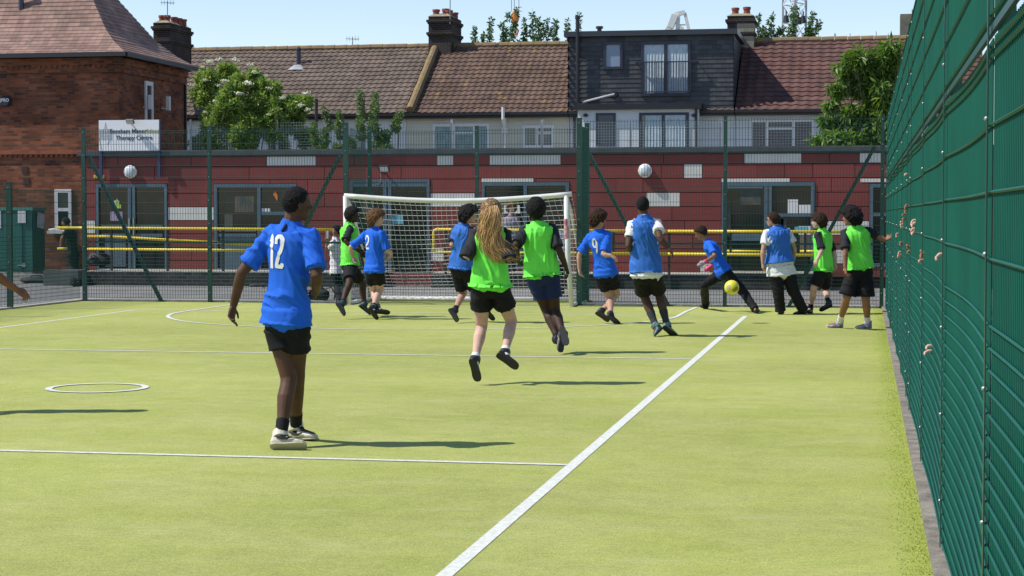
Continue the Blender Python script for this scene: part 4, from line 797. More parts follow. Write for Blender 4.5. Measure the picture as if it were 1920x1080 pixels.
def tree(name, base, blobs, Y, lm, lab, cat, leafn, lsize, long=1.7, droop=0, sub=12, trunk_r=.12, group=None, flowers=(), dep=.8, name_crown='crown'):
    # blobs: (px, py, radius px, depth offset)
    t = thing(name, (base[0], base[1], 0), lab, cat, group)
    tb = MB(); root = np.array([base[0], base[1], 0.]); cs = []
    for px, py, rp2, dy in blobs:
        q = P(px, py, Y+dy); r_ = rp2*(Y+dy)/F_PX; cs.append((q, r_))
    top = np.mean([q for q, _ in cs], axis=0); fork = root+(top-root)*.35
    limb(tb, root, fork, trunk_r, trunk_r*.75)
    for q, r_ in cs: limb(tb, fork+rng.normal(size=3)*.03, q+np.array([0,0,r_*.5]), trunk_r*.3, .008, 7)
    cb = MB()
    for q, r_ in cs:
        for k in range(sub):
            d = nrm(rng.normal(size=3)); cc = q+d*r_*rng.uniform(.3, .85)*np.array([1, dep, 1]); sr = r_*rng.uniform(.26, .5); leaves(cb, cc, (sr, sr*dep, sr*.8), int(leafn*(sr/.3)**2), lsize, long, droop)
            if k < 3: limb(tb, q, cc, .012, .004, 4)
    tb.build('trunk', bark, t); cb.build(name_crown, lm, t)
    if len(flowers):
        fb = MB()
        for px, py, rr in flowers:
            q = P(px, py, Y-.5+rng.uniform(-.2, .3)); r_ = rr*Y/F_PX
            for _ in range(int(26*(rr/6)**2)+8):
                d = rng.normal(size=2)*.45; p = q+np.array([d[0]*r_, rng.normal()*.5*r_, d[1]*r_*.45]); fb.ball(p, r_*.20, nu=5, nv=4)
        fb.build('flowers', flower_m, t)
    return t
EYY = 50.
tree('elder_tree', G(0,0,0)*0+np.array([X_(470, EYY), EYY, 0]), [(395,150,30,0), (440,175,42,-.3), (500,185,38,0), (545,205,32,.2), (400,220,40,-.2), (460,240,42,-.3), (520,250,40,0), (555,240,28,.3), (385,265,35,0), (425,135,22,.3), (478,150,22,.2), (565,195,20,.2), (380,180,22,0), (470,205,36,-.2), (435,205,36,-.3), (505,220,34,-.3), (490,170,24,0), (400,265,30,-.2), (460,268,34,-.3), (520,268,30,0), (575,262,22,.2)], EYY, L_elder, 'bushy elder tree with white flower heads beside the brick building', 'tree', 560, .08, flowers=[(x, y, r) for x, y, r in ((393,116,8),(412,112,8),(440,112,8),(470,122,7),(385,150,6),(420,152,7),(466,156,9),(478,135,6),(420,178,7),(448,175,7),(432,170,6),(530,183,6),(504,165,6),(575,175,8),(565,198,7),(410,160,6),(402,190,6),(578,205,6),(360,160,6),(445,145,5),(380,125,5),(500,142,5),(385,210,5),(520,200,4),(372,232,5))])
def sapling(px, pytop, pybot, wpx, Y, lab, lm=L_young, n=7, ls=.06, lean=0, cat='shrub', grp=None, base_z=0, dens=60):
    q1 = P(px+lean, pytop, Y); q0 = P(px, pybot, Y); t = thing('young_tree', (q0[0], Y, base_z), lab, cat, grp); tb = MB(); root = np.array([q0[0], Y, float(base_z)]); limb(tb, root, q1, .05, .008, 8, .05); cb = MB(); w = wpx*Y/F_PX
    for k in range(n):
        f = k/(n-1); c = q0+(q1-q0)*f+np.array([rng.normal()*w*.35*(1-f*.6), rng.normal()*w*.3, 0]); sr = w*(.62-.34*f); leaves(cb, c, (sr*.7, sr*.7, (q1[2]-q0[2])/n*.8), int(dens*(sr/.3)**1.2)+12, ls, 1.5, .1)
        limb(tb, q0+(q1-q0)*max(0, f-.1), c, .012, .004, 3)
    tb.build('trunk', bark, t); cb.build('crown', lm, t); return t
gpl = 'young trees behind the flat roof'
for px, t0, b0, w, ln_, lab in ((612,205,290,24,0,'thin young tree just right of the elder'), (637,215,290,26,2,'short young tree left of the tall post'), (668,178,290,30,16,'tallest slender young tree in front of the tiled roof'), (702,185,290,34,8,'leafy young tree right of the tallest slender one'), (725,215,290,34,24,'dark leafy young tree leaning right over the flat roof edge'), (590,235,292,22,0,'low shrub at the elder tree foot')):
    sapling(px, t0, b0, w, 48.6, 'green '+lab, lean=ln_, grp=gpl, dens=330)
gpp = 'poplar tops beyond the roofs'
for i, (px, t0, w, ln_) in enumerate(((893,55,10,-2), (917,40,14,4), (940,48,20,3), (964,20,22,2), (1001,28,14,-3), (1010,42,20,4), (1028,38,10,-1), (1044,42,14,-4), (1063,42,10,0), (1084,32,10,2), (905,66,10,2), (980,40,12,3))):
    sapling(px, t0, 110, w, 84., f'poplar tip above the lichen roof, {["first","second","third","fourth","fifth","sixth","seventh","eighth","ninth","tenth","low one near the left end","slim one right of the tallest"][i]}'+(' from the left' if i < 10 else ''), L_pop, 8, .12, ln_, 'tree', gpp, dens=90)
for i, (px, t0, w, ln_) in enumerate(((1420,34,10,3), (1441,32,14,6), (1462,55,22,4), (1484,18,22,10), (1505,30,16,20), (1523,42,12,12), (1432,55,14,0), (1512,58,16,4))):
    sapling(px, t0, 100, w, 84., f'leafy treetop beside the steel mast, {["first","second","third","tallest","fifth","rightmost","low one behind the chimney","low one right of the mast"][i]}', L_pop, 8, .12, ln_, 'tree', gpp, dens=90)
PYY = 47.
tree('fruit_tree', np.array([X_(1640, PYY), PYY, 0]), [(1670,95,26,0), (1640,115,30,0), (1600,110,22,-.2), (1585,130,20,0), (1570,165,16,0), (1620,160,34,.2), (1655,170,34,0), (1675,140,30,.3), (1640,205,32,.2), (1670,220,30,0), (1600,215,26,0), (1560,225,20,.2), (1650,250,34,0), (1610,255,30,-.2), (1570,262,24,-.3), (1535,266,18,0), (1690,190,30,.3), (1555,195,12,0)], PYY, L_peach, 'long leaved green fruit tree behind the corner of the fences', 'tree', 260, .095, long=2.6, droop=.55)

# ------------------------------------------------------------------ people
skinc = dict(dark=(.050,.026,.017), brown=(.085,.042,.026), tan=(.26,.13,.075), pale=(.52,.33,.26), light=(.42,.25,.175), arm=(.20,.085,.04))
def skin(k): return mat('skin_'+k, skinc[k], .6, var=.12, vscale=9, bump=.15, bscale=140, spec=.22)
def cloth(nm, c, rough=.8, **k): return mat(nm, c, rough, var=.04, vscale=6, bump=.25, bscale=350, spec=.25, **k)
C_BLUE = cloth('shirt_blue', (.012,.115,.60)); C_BIBBLUE = cloth('bib_blue', (.025,.13,.46), .6); C_GREEN = cloth('bib_green', (.15,.76,.07), .6); C_BLACK = cloth('cloth_black', (.007,.007,.009)); C_TEE = cloth('tee_black', (.016,.019,.023)); C_NAVY = cloth('cloth_navy', (.010,.020,.075)); C_WHITE = cloth('cloth_white', (.66,.66,.66)); C_SOCKW = cloth('sock_white', (.68,.68,.66)); C_SOCKG = cloth('sock_grey', (.035,.04,.045))
SH_BLACK = mat('shoe_black', (.012,.012,.013), .45); SH_CREAM = mat('shoe_cream', (.52,.48,.38), .55, var=.1, vscale=20); SH_BLUE = mat('shoe_blue', (.06,.11,.16), .5, col2=(.16,.28,.22), vscale=25); SH_TEAL = mat('shoe_teal', (.012,.035,.045), .5, var=.3, vscale=25); SH_LILAC = mat('shoe_lilac', (.42,.42,.50), .5, col2=(.12,.07,.30), vscale=14)
SO_WHITE = mat('sole_white', (.55,.54,.48), .6); SO_BLACK = mat('sole_black', (.012,.012,.012), .6); SO_LIME = mat('sole_lime', (.45,.6,.10), .6)
def hairm(nm, c): return mat('hair_'+nm, c, .7, var=.35, vscale=45, bump=.8, bscale=120, spec=.15)
H_BLACK = hairm('black', (.010,.009,.009)); H_BROWN = hairm('brown', (.11,.055,.025)); H_DBROWN = hairm('dark_brown', (.035,.018,.010)); H_GOLD = None
def push_out(me, inner, marg, skip=None):
    # keep an outer garment outside what it covers
    for io in inner:
        im = io.data; bv = BVHTree.FromPolygons([v.co[:] for v in im.vertices], [p.vertices[:] for p in im.polygons])
        for v in me.vertices:
            if skip and skip(v.co): continue
            loc, nr, _, dist = bv.find_nearest(v.co, .06)
            if loc is None: continue
            sd_ = (v.co-loc).dot(nr)
            mg = marg*(2.0 if io.name.startswith(('shorts', 'trousers')) else 1)
            if sd_ < mg and sd_ > -.045: v.co = v.co+nr*(mg-sd_)
def remesh(name, mb, m, parent, vox, smooth=4, disp=None, inner=(), marg=.005, skip=None):
    off = parent_loc(parent); me = bpy.data.meshes.new(name); me.from_pydata((np.array(mb.v)-off).tolist(), [], mb.f)
    bm = bmesh.new(); bm.from_mesh(me); bmesh.ops.recalc_face_normals(bm, faces=bm.faces); bm.to_mesh(me); bm.free()
    o = bpy.data.objects.new(name+'_source', me); COL.objects.link(o)
    md = o.modifiers.new('r', 'REMESH'); md.mode = 'VOXEL'; md.voxel_size = vox; md.use_smooth_shade = True
    if smooth: sm = o.modifiers.new('s', 'SMOOTH'); sm.factor = .5; sm.iterations = smooth
    dg = bpy.context.evaluated_depsgraph_get(); me2 = bpy.data.meshes.new_from_object(o.evaluated_get(dg)); me2.name = name
    bpy.data.objects.remove(o); bpy.data.meshes.remove(me); me2.materials.clear(); me2.materials.append(m)
    if disp:
        k = len(me2.vertices); co = np.empty(k*3); me2.vertices.foreach_get('co', co); no = np.empty(k*3); me2.vertices.foreach_get('normal', no); co = co.reshape(-1, 3); no = no.reshape(-1, 3)
        co += no*disp(co)[:, None]; me2.vertices.foreach_set('co', co.ravel())
    if inner: push_out(me2, inner, marg, skip)
    me2.polygons.foreach_set('use_smooth', [True]*len(me2.polygons)); me2.update()
    o = bpy.data.objects.new(name, me2); COL.objects.link(o); o.parent = parent; return o
def folds(seed, amp=.008, ang=.5):
    ca, sa = math.cos(ang), math.sin(ang)
    def f(co):
        out = np.empty(len(co))
        for i, (x, y, z) in enumerate(co):
            u = (x+y*.6)*ca+z*sa; v = -(x+y*.6)*sa+z*ca
            a = noise.noise((u*13+seed*7.3, v*3.6, y*3+seed)); c = noise.noise((u*5, v*6+seed*3.1, seed*2.7)); d = noise.noise((x*24, z*9+seed, y*24))
            out[i] = amp*(1.5*(1-min(1, abs(a)*3.6))-.5+.9*c+.25*d)
        return out
    return f
def frame(a): return np.array([math.sin(a), math.cos(a), 0.]), np.array([math.cos(a), -math.sin(a), 0.])   # front, right
def solve(p, px, py, L, s):
    d = ray(px, py); t0 = (p-_C)@d/(d@d); q = _C+d*t0; m = np.linalg.norm(q-p)
    if L > m and s: return q+d*(s*math.sqrt(L*L-m*m)/np.linalg.norm(d))
    return q
def person(lab, Y, h, pel, neck, head, a, ha, armL, armR, legL, legR, top, bottom, sk, hair, shoe, sock=None, wd=1., ap=None, hp=0., vox=.007, z0=0., number=None, shoe_sole=None, sock_len=.35, seed=1, tee=None, hem=-.16, teehem=None, shn=.8, face=False, bot_len=None, skirt=0, group=None, lean=0., sock_bands=False, sw=1.0):
    s = h/1.7; ap = a if ap is None else ap; S = skin(sk)
    pc = P(pel[0], pel[1], Y); nk = P(neck[0], neck[1], Y+lean); hc = P(head[0], head[1], Y+lean+(head[2] if len(head) > 2 else 0))
    t = thing('person', (pc[0], pc[1], z0), lab, 'person', group)
    fr_t, rt_t = frame(a); fr_p, rt_p = frame(ap); fh, rh = frame(ha)
    spine = nk-pc; up = nrm(spine)
    def axes(q):
        q = min(max(q, 0), 1); r_ = nrm(rt_p*(1-q)+rt_t*q); r_ = nrm(r_-(r_@up)*up); return r_, np.cross(up, r_)
    def SP(q): return pc+spine*q
    rings0 = [(-.26,.04,.034), (-.17,.076,.050), (-.05,.090,.060), (.08,.088,.060), (.30,.080,.058), (.45,.080,.060), (.65,.092,.066), (.80,.096,.066), (.90,.080,.055), (.98,.045,.040)]
    def tor(k0, ex, ey, q0=-9, q1=9, flare=0.):
        L = []
        for q, rx, ry in rings0:
            if q < q0 or q > q1: continue
            ax, ay = axes(q); fl = flare*max(0, .5-q); L.append((SP(q), ax, ay, (rx*wd*sw+ex+fl)*h*k0, (ry*(1+(wd-1)*1.1)+ey+fl)*h*k0))
        return L
    shc = SP(.865); ax, ay = axes(1); shw = .090*h*(1+(wd-1)*.6)*sw
    shR, shL = shc+ax*shw, shc-ax*shw; axp, ayp = axes(0); hR, hL = pc+axp*.050*h*wd-up*.03*h, pc-axp*.050*h*wd-up*.03*h
    def chain(p, spec, lens):
        out = [p]
        for sp4, L in zip(spec, lens):
            px, py, sg = sp4[:3]
            if sg == 'g': q = G(px, py, z0+L[1])
            else: q = solve(out[-1], px, py, (L[0] if isinstance(L, tuple) else L), sg)
            if len(sp4) > 3: q = P(px, py, q[1]+sp4[3])
            out.append(q)
        return out
    AL = chain(shL, armL, (.172*h, .148*h, .09*h)); AR = chain(shR, armR, (.172*h, .148*h, .09*h))
    lens = ((.245*h, 0), (.245*h, .045*h), (.115*h, .018*h))
    LL = chain(hL, legL, lens); LR = chain(hR, legR, lens)
    # ---- body, one continuous surface
    mb = MB(); mb.loft(tor(1, -.004, -.004), 20)
    mb.tube([SP(.86), SP(.97), nk*.55+hc*.45, hc-np.array([0,0,.03*h])], [.045*h, .037*h, .034*h, .034*h], n=12, round_cap=True)
    for A in (AL, AR):
        sh, el, wr = A[0], A[1], A[2]; hd = A[3] if len(A) > 3 else wr+nrm(wr-el)*.09*h
        mb.tube([shc*.35+sh*.65, sh, sh+(el-sh)*.35, el, el+(wr-el)*.25, wr], [.030*h, .032*h*(.5+wd*.5), .028*h*(.4+wd*.6), .0225*h, .0245*h*(.5+wd*.5), .0155*h], n=12, round_cap=True)
        d = nrm(hd-wr); side = 1 if A is AR else -1; pn = -ax*side; pn = nrm(pn-(pn@d)*d); w = np.cross(pn, d); pl = .048*h; fl_ = .046*h; m_ = .0085*s
        if w@fr_t < 0: w = -w
        mb.loft([(wr, w, pn, .014*h, .011*h), (wr+d*pl*.4, w, pn, .021*h, .012*h), (wr+d*pl, w, pn, .024*h, .010*h), (wr+d*pl*1.08, w, pn, .02*h, .006*h)], 12)
        for i, (o_, l_) in enumerate(((.0175, .88), (.006, 1.), (-.006, .95), (-.0175, .75))):
            b0 = wr+d*pl*.95+w*o_*h; cu = .35+.12*i; d1 = nrm(d*math.cos(cu)+pn*math.sin(cu)+w*o_*4); d2 = nrm(d*math.cos(cu*2.4)+pn*math.sin(cu*2.4)); b1 = b0+d1*fl_*l_*.5; mb.tube([b0, b1, b1+d2*fl_*l_*.5], [m_, m_*.95, m_*.8], n=7, round_cap=True)
        b0 = wr+d*pl*.35+w*.018*h; b1 = b0+nrm(d*.7+w*.7+pn*.25)*.02*h; mb.tube([b0, b1, b1+nrm(d+pn*.35+w*.15)*.017*h], [m_*1.25, m_*1.1, m_*.9], n=7, round_cap=True)
    for Lg in (LL, LR):
        hp_, kn, an, to = Lg; sd_ = nrm(an-kn); bk = fr_p*-1
        mb.tube([hp_+up*.03*h, hp_+(kn-hp_)*.3, kn-(kn-hp_)*.12, kn, kn+(an-kn)*.12, kn+(an-kn)*.32-fr_p*.006*h, kn+(an-kn)*.7, an], [.05*h, .050*h*(.3+wd*.7), .036*h*(.4+wd*.6), .034*h, .032*h, .0345*h*(.5+wd*.5), .024*h, .021*h], n=14, round_cap=True)
    feet = []
    for Lg in (LL, LR):
        kn, an, to = Lg[1:]; sd_ = nrm(an-kn); tt = nrm(to-an); dn = sd_-fr_p*.55; dn = nrm(dn-(dn@tt)*tt); al = R(24)
        ff = tt*math.cos(al)-dn*math.sin(al); d2 = tt*math.sin(al)+dn*math.cos(al); feet.append((an, ff, d2)); mb.tube([an, an+ff*.03*h+d2*.018*h, an+ff*.085*h+d2*.03*h], [.02*h, .018*h, .013*h], n=8, round_cap=True)
    # ---- head
    hh = .135*h; uh = nrm(np.array([0,0,1.])-fh*math.tan(hp)*-1 if hp else np.array([0,0,1.])); 
    if hp: fh = nrm(fh*math.cos(hp)-np.array([0,0,1.])*math.sin(hp)); uh = np.cross(rh, fh)
    HA = (rh, fh, uh)
    def hpnt(l, f_, u_): return hc+(rh*l+fh*f_+uh*u_)*hh
    hv = MB()
    for tgt in (mb,):
        tgt.ball(hpnt(0,-.02,.10), (.335*hh,.42*hh,.40*hh), HA, 18, 12); tgt.ball(hpnt(0,.10,-.14), (.27*hh,.30*hh,.34*hh), HA, 16, 10); tgt.ball(hpnt(0,.22,-.36), (.17*hh,.15*hh,.12*hh), HA, 12, 8)
        tgt.tube([hpnt(0,.38,.04), hpnt(0,.47,-.11), hpnt(0,.40,-.15)], [.04*hh, .06*hh, .05*hh], n=8, round_cap=True); tgt.ball(hpnt(0,.33,.08), (.20*hh,.08*hh,.05*hh), HA); tgt.ball(hpnt(0,.36,-.25), (.10*hh,.045*hh,.05*hh), HA)
        for sg in (-1, 1): tgt.ball(hpnt(.335*sg,-.03,-.05), (.03*hh,.075*hh,.12*hh), HA, 10, 8); tgt.ball(hpnt(.16*sg,.28,-.12), (.09*hh,.08*hh,.09*hh), HA, 10, 8)
    body = remesh('body', mb, S, t, vox, 3)
    if face:
        for sg in (-1, 1):
            e = MB(); e.ball(hpnt(.13*sg,.375,-.0), (.055*hh,.03*hh,.028*hh), HA); eo = e.build('eye', mat('eye_white', (.5,.48,.45), .3), t, smooth=True); e = MB(); e.ball(hpnt(.13*sg,.397,-.0), (.026*hh,.014*hh,.027*hh), HA); e.build('iris', mat('iris_dark', (.015,.01,.008), .2), eo, smooth=True)
            e = MB(); e.tube([hpnt(.05*sg,.405,.075), hpnt(.14*sg,.395,.105), hpnt(.22*sg,.33,.08)], .016*hh, n=6); e.build('eyebrow', hair[1], t)
        e = MB(); e.tube([hpnt(-.10,.365,-.25), hpnt(0,.41,-.245), hpnt(.10,.365,-.25)], [.012*hh, .026*hh, .012*hh], n=8); e.build('lips', mat('lips_'+sk, tuple(c*.75 for c in skinc[sk]), .5), t, smooth=True)
    # ---- hair
    kind, hm = hair[0], hair[1]; hb = MB(); hr_ = random.Random(seed*13+5)
    N = dict(buzz=420, afro=500, curly=420, tousled=330, short=420)[kind]; gr = math.pi*(3-math.sqrt(5))
    out = dict(buzz=(-.010,.034,.0), afro=(.045,.10,.02), curly=(.10,.10,.12), tousled=(.07,.10,.09), short=(.02,.075,.03))[kind]
    for i in range(N*2):
        uz = 1-2*(i+.5)/(N*2); rr = math.sqrt(1-uz*uz); th = i*gr; l, f_ = rr*math.cos(th), rr*math.sin(th)
        thr = float(np.interp(f_, [-.4, -.1, .3, .6, 1], [-.9, -.5, -.02, .42, .6]))-(.12 if kind in ('curly', 'tousled') and f_ > .3 else 0)
        if uz < thr: continue
        o_ = out[0]+hr_.random()*out[2]; q = hpnt(l*(.335+o_), -.02+f_*(.42+o_), .10+uz*(.40+o_)); r_ = hh*(out[1]*(.8+.5*hr_.random()))
        hb.ball(q, r_, nu=7, nv=5)
        if kind in ('curly', 'tousled') and i % 2 == 0:
            dd = nrm(q-hpnt(0,-.02,.1)); e1 = nrm(np.cross(dd, [hr_.random(), hr_.random(), 1])); e2 = np.cross(dd, e1); rc = hh*.06; pts = [q+dd*(hh*.03+k*hh*.014)+e1*rc*math.cos(k*1.3)+e2*rc*math.sin(k*1.3)-uh*k*k*hh*.0015 for k in range(9)]; hb.tube(pts, hh*.028, n=5)
    remesh('hair', hb, hm, t, .0055 if vox < .008 else .008, 2 if kind in ('buzz', 'short', 'afro') else 1)
    # ---- clothes
    vc = vox*1.25
    def sleeves(c, frac, r0, r1):
        for A in (AL, AR):
            sh, el = A[0], A[1]; d = nrm(el-sh); c.tube([SP(.90)*.5+sh*.5, sh+up*.0*h, sh+(el-sh)*frac*.5, sh+(el-sh)*frac], [.036*h, .036*h*(.6+wd*.4), r0*h*(.5+wd*.5), r1*h*(.5+wd*.5)], n=14, round_cap=False)
    def torso_cloth(nm, m, ex, hem_, slv, flare=.0, top_q=.92, sd2=0):
        c = MB(); R_ = tor(1, ex, ex*.9, max(hem_, -.1), top_q, flare); ax0, ay0 = axes(0)
        R_ = [(SP(hem_), ax0, ay0, (.098*wd*sw+ex+.006+flare*(.5-hem_))*h, (.072*(1+(wd-1)*1.1)+ex+.006+flare*(.5-hem_))*h)]+R_
        c.loft(R_, 22); c.loft([(SP(.80), ax, ay, .086*h*wd, .052*h), (SP(.91), ax, ay, .074*h*wd+ex*h, .043*h), (SP(.965), ax, ay, .050*h, .040*h), (SP(1.03), ax, ay, .040*h, .037*h)], 18)
        if slv: sleeves(c, slv, .037, .043)
        ff_ = folds(seed+sd2, (.0105 if kind_t == 'shirt' else .0095)*s, .25+.5*math.sin(seed)); Ls = np.linalg.norm(spine)
        dsp = lambda co: ff_(co)*np.clip((((co+off_-pc)@up)/Ls-hem_)/.22, .12, 1)
        return remesh(nm, c, m, t, vc, 5, dsp, inner=[body, bot]+sub, marg=.006, skip=sk_ if not slv else None)
    b2 = bottom[0]; c = MB(); ax0, ay0 = axes(0)
    c.loft([(SP(.13), ax0, ay0, (.060*wd)*h, (.036*wd)*h), (SP(.05), ax0, ay0, (.082*wd)*h, (.054*wd)*h), (SP(.0), ax0, ay0, (.092*wd+.008)*h, (.068*wd+.008)*h), (SP(-.12), ax0, ay0, (.092*wd+.008)*h, (.069*wd+.010)*h), (SP(-.22), ax0, ay0, (.09*wd)*h, (.064*wd)*h), (SP(-.30), ax0, ay0, (.06*wd)*h, (.045*wd)*h)], 20)
    for Lg in (LL, LR):
        hp_, kn, an = Lg[:3]
        if b2 == 'shorts':
            fz = bot_len or .62; c.tube([hp_+up*.02*h, hp_+(kn-hp_)*.25, hp_+(kn-hp_)*fz*.8, hp_+(kn-hp_)*fz], [.056*h*wd, .060*h*wd, (.058+skirt)*h*wd, (.061+skirt)*h*wd], n=16)
        elif b2 == 'trousers':
            c.tube([hp_+up*.02*h, hp_+(kn-hp_)*.3, kn, kn+(an-kn)*.4, kn+(an-kn)*.8, an+nrm(an-kn)*.012*h], [.056*h*wd, .060*h*wd, .047*h*wd, .044*h*wd, .040*h*wd, .041*h*wd], n=16)
    bot = remesh(b2, c, bottom[1], t, vc, 4, folds(seed+4, .007*s, 1.1), inner=[body]); sub = []
    kind_t = top[0]; off_ = parent_loc(t)
    def sk_(co):
        q = np.array(co)+off_-pc; return (q@up)/np.linalg.norm(spine) > .45 and abs((q-spine*.8)@ax) > .074*h*wd
    if kind_t == 'shirt': shirt = torso_cloth('shirt', top[1], .009, hem, shn, .006)
    elif kind_t == 'bib':
        if tee: sub.append(torso_cloth('shirt', tee, .016 if teehem is not None else .008, teehem if teehem is not None else hem+.06, shn, .0, .92, 9))
        shirt = torso_cloth('bib', top[1], .019, hem, 0, .020, .93)
    bm_v = bot.data; hz = max(hem, teehem) if (tee and teehem is not None and teehem > hem) else min(hem, teehem if (tee and teehem is not None) else hem)
    for v in bm_v.vertices:   # tuck the waistband in under the shirt
        q = np.array(v.co)+off_-pc; qq = (q@up)/np.linalg.norm(spine); k = min(max((qq-(hz+.05))/.06, 0), 1)
        if k > 0: ctr = up*(q@up); v.co = Vector(pc+ctr+(q-ctr)*(1-.16*k)-off_)
    for Lg, (an, ff, d2) in zip((LL, LR), feet):
        kn = Lg[1]
        if sock and b2 == 'shorts':
            c = MB(); sl = sock_len; rr = .0245*h+.0015; c.tube([an+(kn-an)*sl, an+(kn-an)*sl*.5, an, an+ff*.02*h+d2*.015*h], [rr+max(0, sl-.25)*.03*h, rr, rr, rr], n=14); so = remesh('sock', c, sock, t, vox, 1)
            if sock_bands:
                for z_ in (.78, .9): c = MB(); q = an+(kn-an)*sl*z_; dd = nrm(kn-an)*.006; c.tube([q-dd, q+dd], rr+.005, n=14); c.build('sock_band', C_BLACK, so)
        c = MB(); e = np.cross(ff, d2); sol = an+d2*.045*h
        fr_ = [(-.25,.036,.018,.026), (-.20,.044,.029,.037), (-.08,.050,.034,.045), (.08,.047,.035,.043), (.28,.032,.038,.030), (.50,.024,.041,.022), (.66,.019,.035,.016), (.745,.016,.019,.011)]
        FL = .140*h; c.loft([(sol+ff*f_*FL-d2*hgt*s, e, d2, w_*s, t_*s) for f_, hgt, w_, t_ in fr_], 16, power=2.0); c.tube([an-d2*.028*h-ff*.004*h, an+d2*.01*h], [.031*h, .033*h], n=14)
        sho = remesh('shoe', c, shoe[0], t, .006 if vox < .008 else .009, 2)
        c = MB(); ol = [(-.255,.014), (-.23,.025), (-.1,.033), (.1,.032), (.3,.036), (.5,.043), (.66,.039), (.74,.025), (.765,.010)]
        L_ = [sol+ff*f_*FL+e*w_*s for f_, w_ in ol]; Rr = [sol+ff*f_*FL-e*w_*s for f_, w_ in ol]; k = len(ol); vs = []
        for p_ in L_+Rr[::-1]: vs += [p_+d2*.003*s, p_-d2*.006*s]
        n2 = 2*k; c.add(vs, [tuple(range(0, 2*n2, 2)), tuple(range(1, 2*n2, 2))[::-1]]+[(2*i, 2*i+1, (2*i+3) % (2*n2), (2*i+2) % (2*n2)) for i in range(n2)]); c.build('sole', shoe[1], sho)
        if len(shoe) > 2:   # a dark curved tick on both sides, and laces
            for sg in (-1, 1):
                c = MB(); pts = [(-.02,.030,.030), (.10,.030,.016), (.30,.036,.026), (.52,.045,.036)]; c.tube([sol+ff*f_*FL+e*sg*(wv+.006)*s*1.02-d2*hz*s for f_, wv, hz in ((-.12,.037,.050), (.06,.0385,.034), (.22,.041,.030), (.36,.0435,.040))], [.004*s, .010*s, .008*s, .004*s], n=6); c.build('shoe_mark', shoe[2], sho)
            c = MB(); q = sol+ff*.16*FL-d2*.092*s; c.tube([q, q+e*.05*s+d2*.02*s, q+e*.055*s+d2*.07*s, q+e*.06*s+d2*.088*s+ff*.03], .0022, n=5); c.tube([q, q-e*.02*s+d2*.0*s+ff*.02, q-e*.03*s+ff*.0+d2*.02], .0022, n=5); c.build('laces', SO_WHITE, sho)
    if number:
        strokes, cx, cz, hgt, wdt, sw_ = number; me = shirt.data; bv = BVHTree.FromPolygons([v.co[:] for v in me.vertices], [p.vertices[:] for p in me.polygons]); off = parent_loc(shirt); ax1, ay1 = axes(.6); c = MB()
        org = SP(.62)+ax1*cx+up*cz
        for st in strokes:
            P2 = []
            for (u0, v0), (u1, v1) in zip(st[:-1], st[1:]):
                k = max(2, int(math.hypot((u1-u0)*wdt, (v1-v0)*hgt)/.008)); P2 += [(u0+(u1-u0)*i/k, v0+(v1-v0)*i/k) for i in range(k)]
            P2.append(st[-1]); P2 = [np.array([(u-.5)*wdt, (v-.5)*hgt]) for u, v in P2]; rows = []
            for i, p_ in enumerate(P2):
                tg = nrm(P2[min(i+1, len(P2)-1)]-P2[max(i-1, 0)]); nn = np.array([-tg[1], tg[0]]); row = []
                for k in (-1, -.5, 0, .5, 1):
                    q2 = p_+nn*k*sw_/2; o3 = org+ax1*q2[0]+up*q2[1]; loc, nr, _, _ = bv.ray_cast(Vector(o3-ay1*.6-off), Vector(ay1))
                    row.append(np.array(loc)+off-ay1*.0035 if loc is not None else o3-ay1*.12)
                rows.append(row)
            c.add([p_ for r_ in rows for p_ in r_], [(i*5+j, i*5+j+1, (i+1)*5+j+1, (i+1)*5+j) for i in range(len(rows)-1) for j in range(4)])
        c.build('shirt_number', mat('number_white', (.70,.70,.68), .5), shirt)
    return t, dict(hc=hc, hh=hh, HA=HA, AL=AL, AR=AR, LL=LL, LR=LR, SP=SP, axes=axes, hpnt=hpnt)
D = R
N1 = [[(.0,.80),(.16,.90),(.16,.0)], [(0,.02),(.30,.02)]]
N12 = [[(.02,.80),(.17,1),(.17,.0)], [(.05,.015),(.29,.015)], [(.48,.74),(.50,.90),(.60,.985),(.76,.99),(.90,.90),(.92,.72),(.82,.50),(.62,.25),(.52,.03),(.97,.03)], [(.92,.03),(.95,.14)]]
N2 = [[(.06,.72),(.12,.90),(.35,1.),(.68,.97),(.88,.80),(.85,.60),(.55,.36),(.22,.18),(.08,.05),(.95,.05)]]
N9 = [[(.80,.62),(.70,.50),(.45,.44),(.2,.52),(.12,.72),(.22,.92),(.48,1.0),(.74,.93),(.84,.74),(.82,.5),(.70,.2),(.55,.0)]]
# big number twelve boy, nearest the camera
p12, i12 = person('person in blue shirt with number 12, black shorts and cream trainers, nearest the camera', 12.3, 1.77, (537,582), (546,418), (556,383), R(14), R(48),
    [(453,512,-1), (438,572,1), (431,608,0)], [(594,518,-1), (592,549,1), (584,556,1)], [(542,710,1), (526,820,'g'), (567,835,'g')], [(556,706,1), (555,803,'g'), (584,818,'g')],
    ('shirt', C_BLUE), ('shorts', C_BLACK), 'brown', ('buzz', H_BLACK), (SH_CREAM, mat('sole_cream', (.40,.37,.28), .6), SH_BLACK), C_BLACK, sock_len=.30, vox=.0055, number=(N12, -.036, .03, .215, .118, .027), seed=2, hem=-.16, bot_len=.52, shn=.80, wd=.93)
q = i12['SP'](1.0); axx, ayy = i12['axes'](1)
c = MB(); c.tube([i12['SP'](.985)-ayy*.055, i12['SP'](.95)-ayy*.082, i12['SP'](.90)-ayy*.098-axx*.012], [.014,.012,.009], n=8); c.build('collar_stripe', C_NAVY, p12)
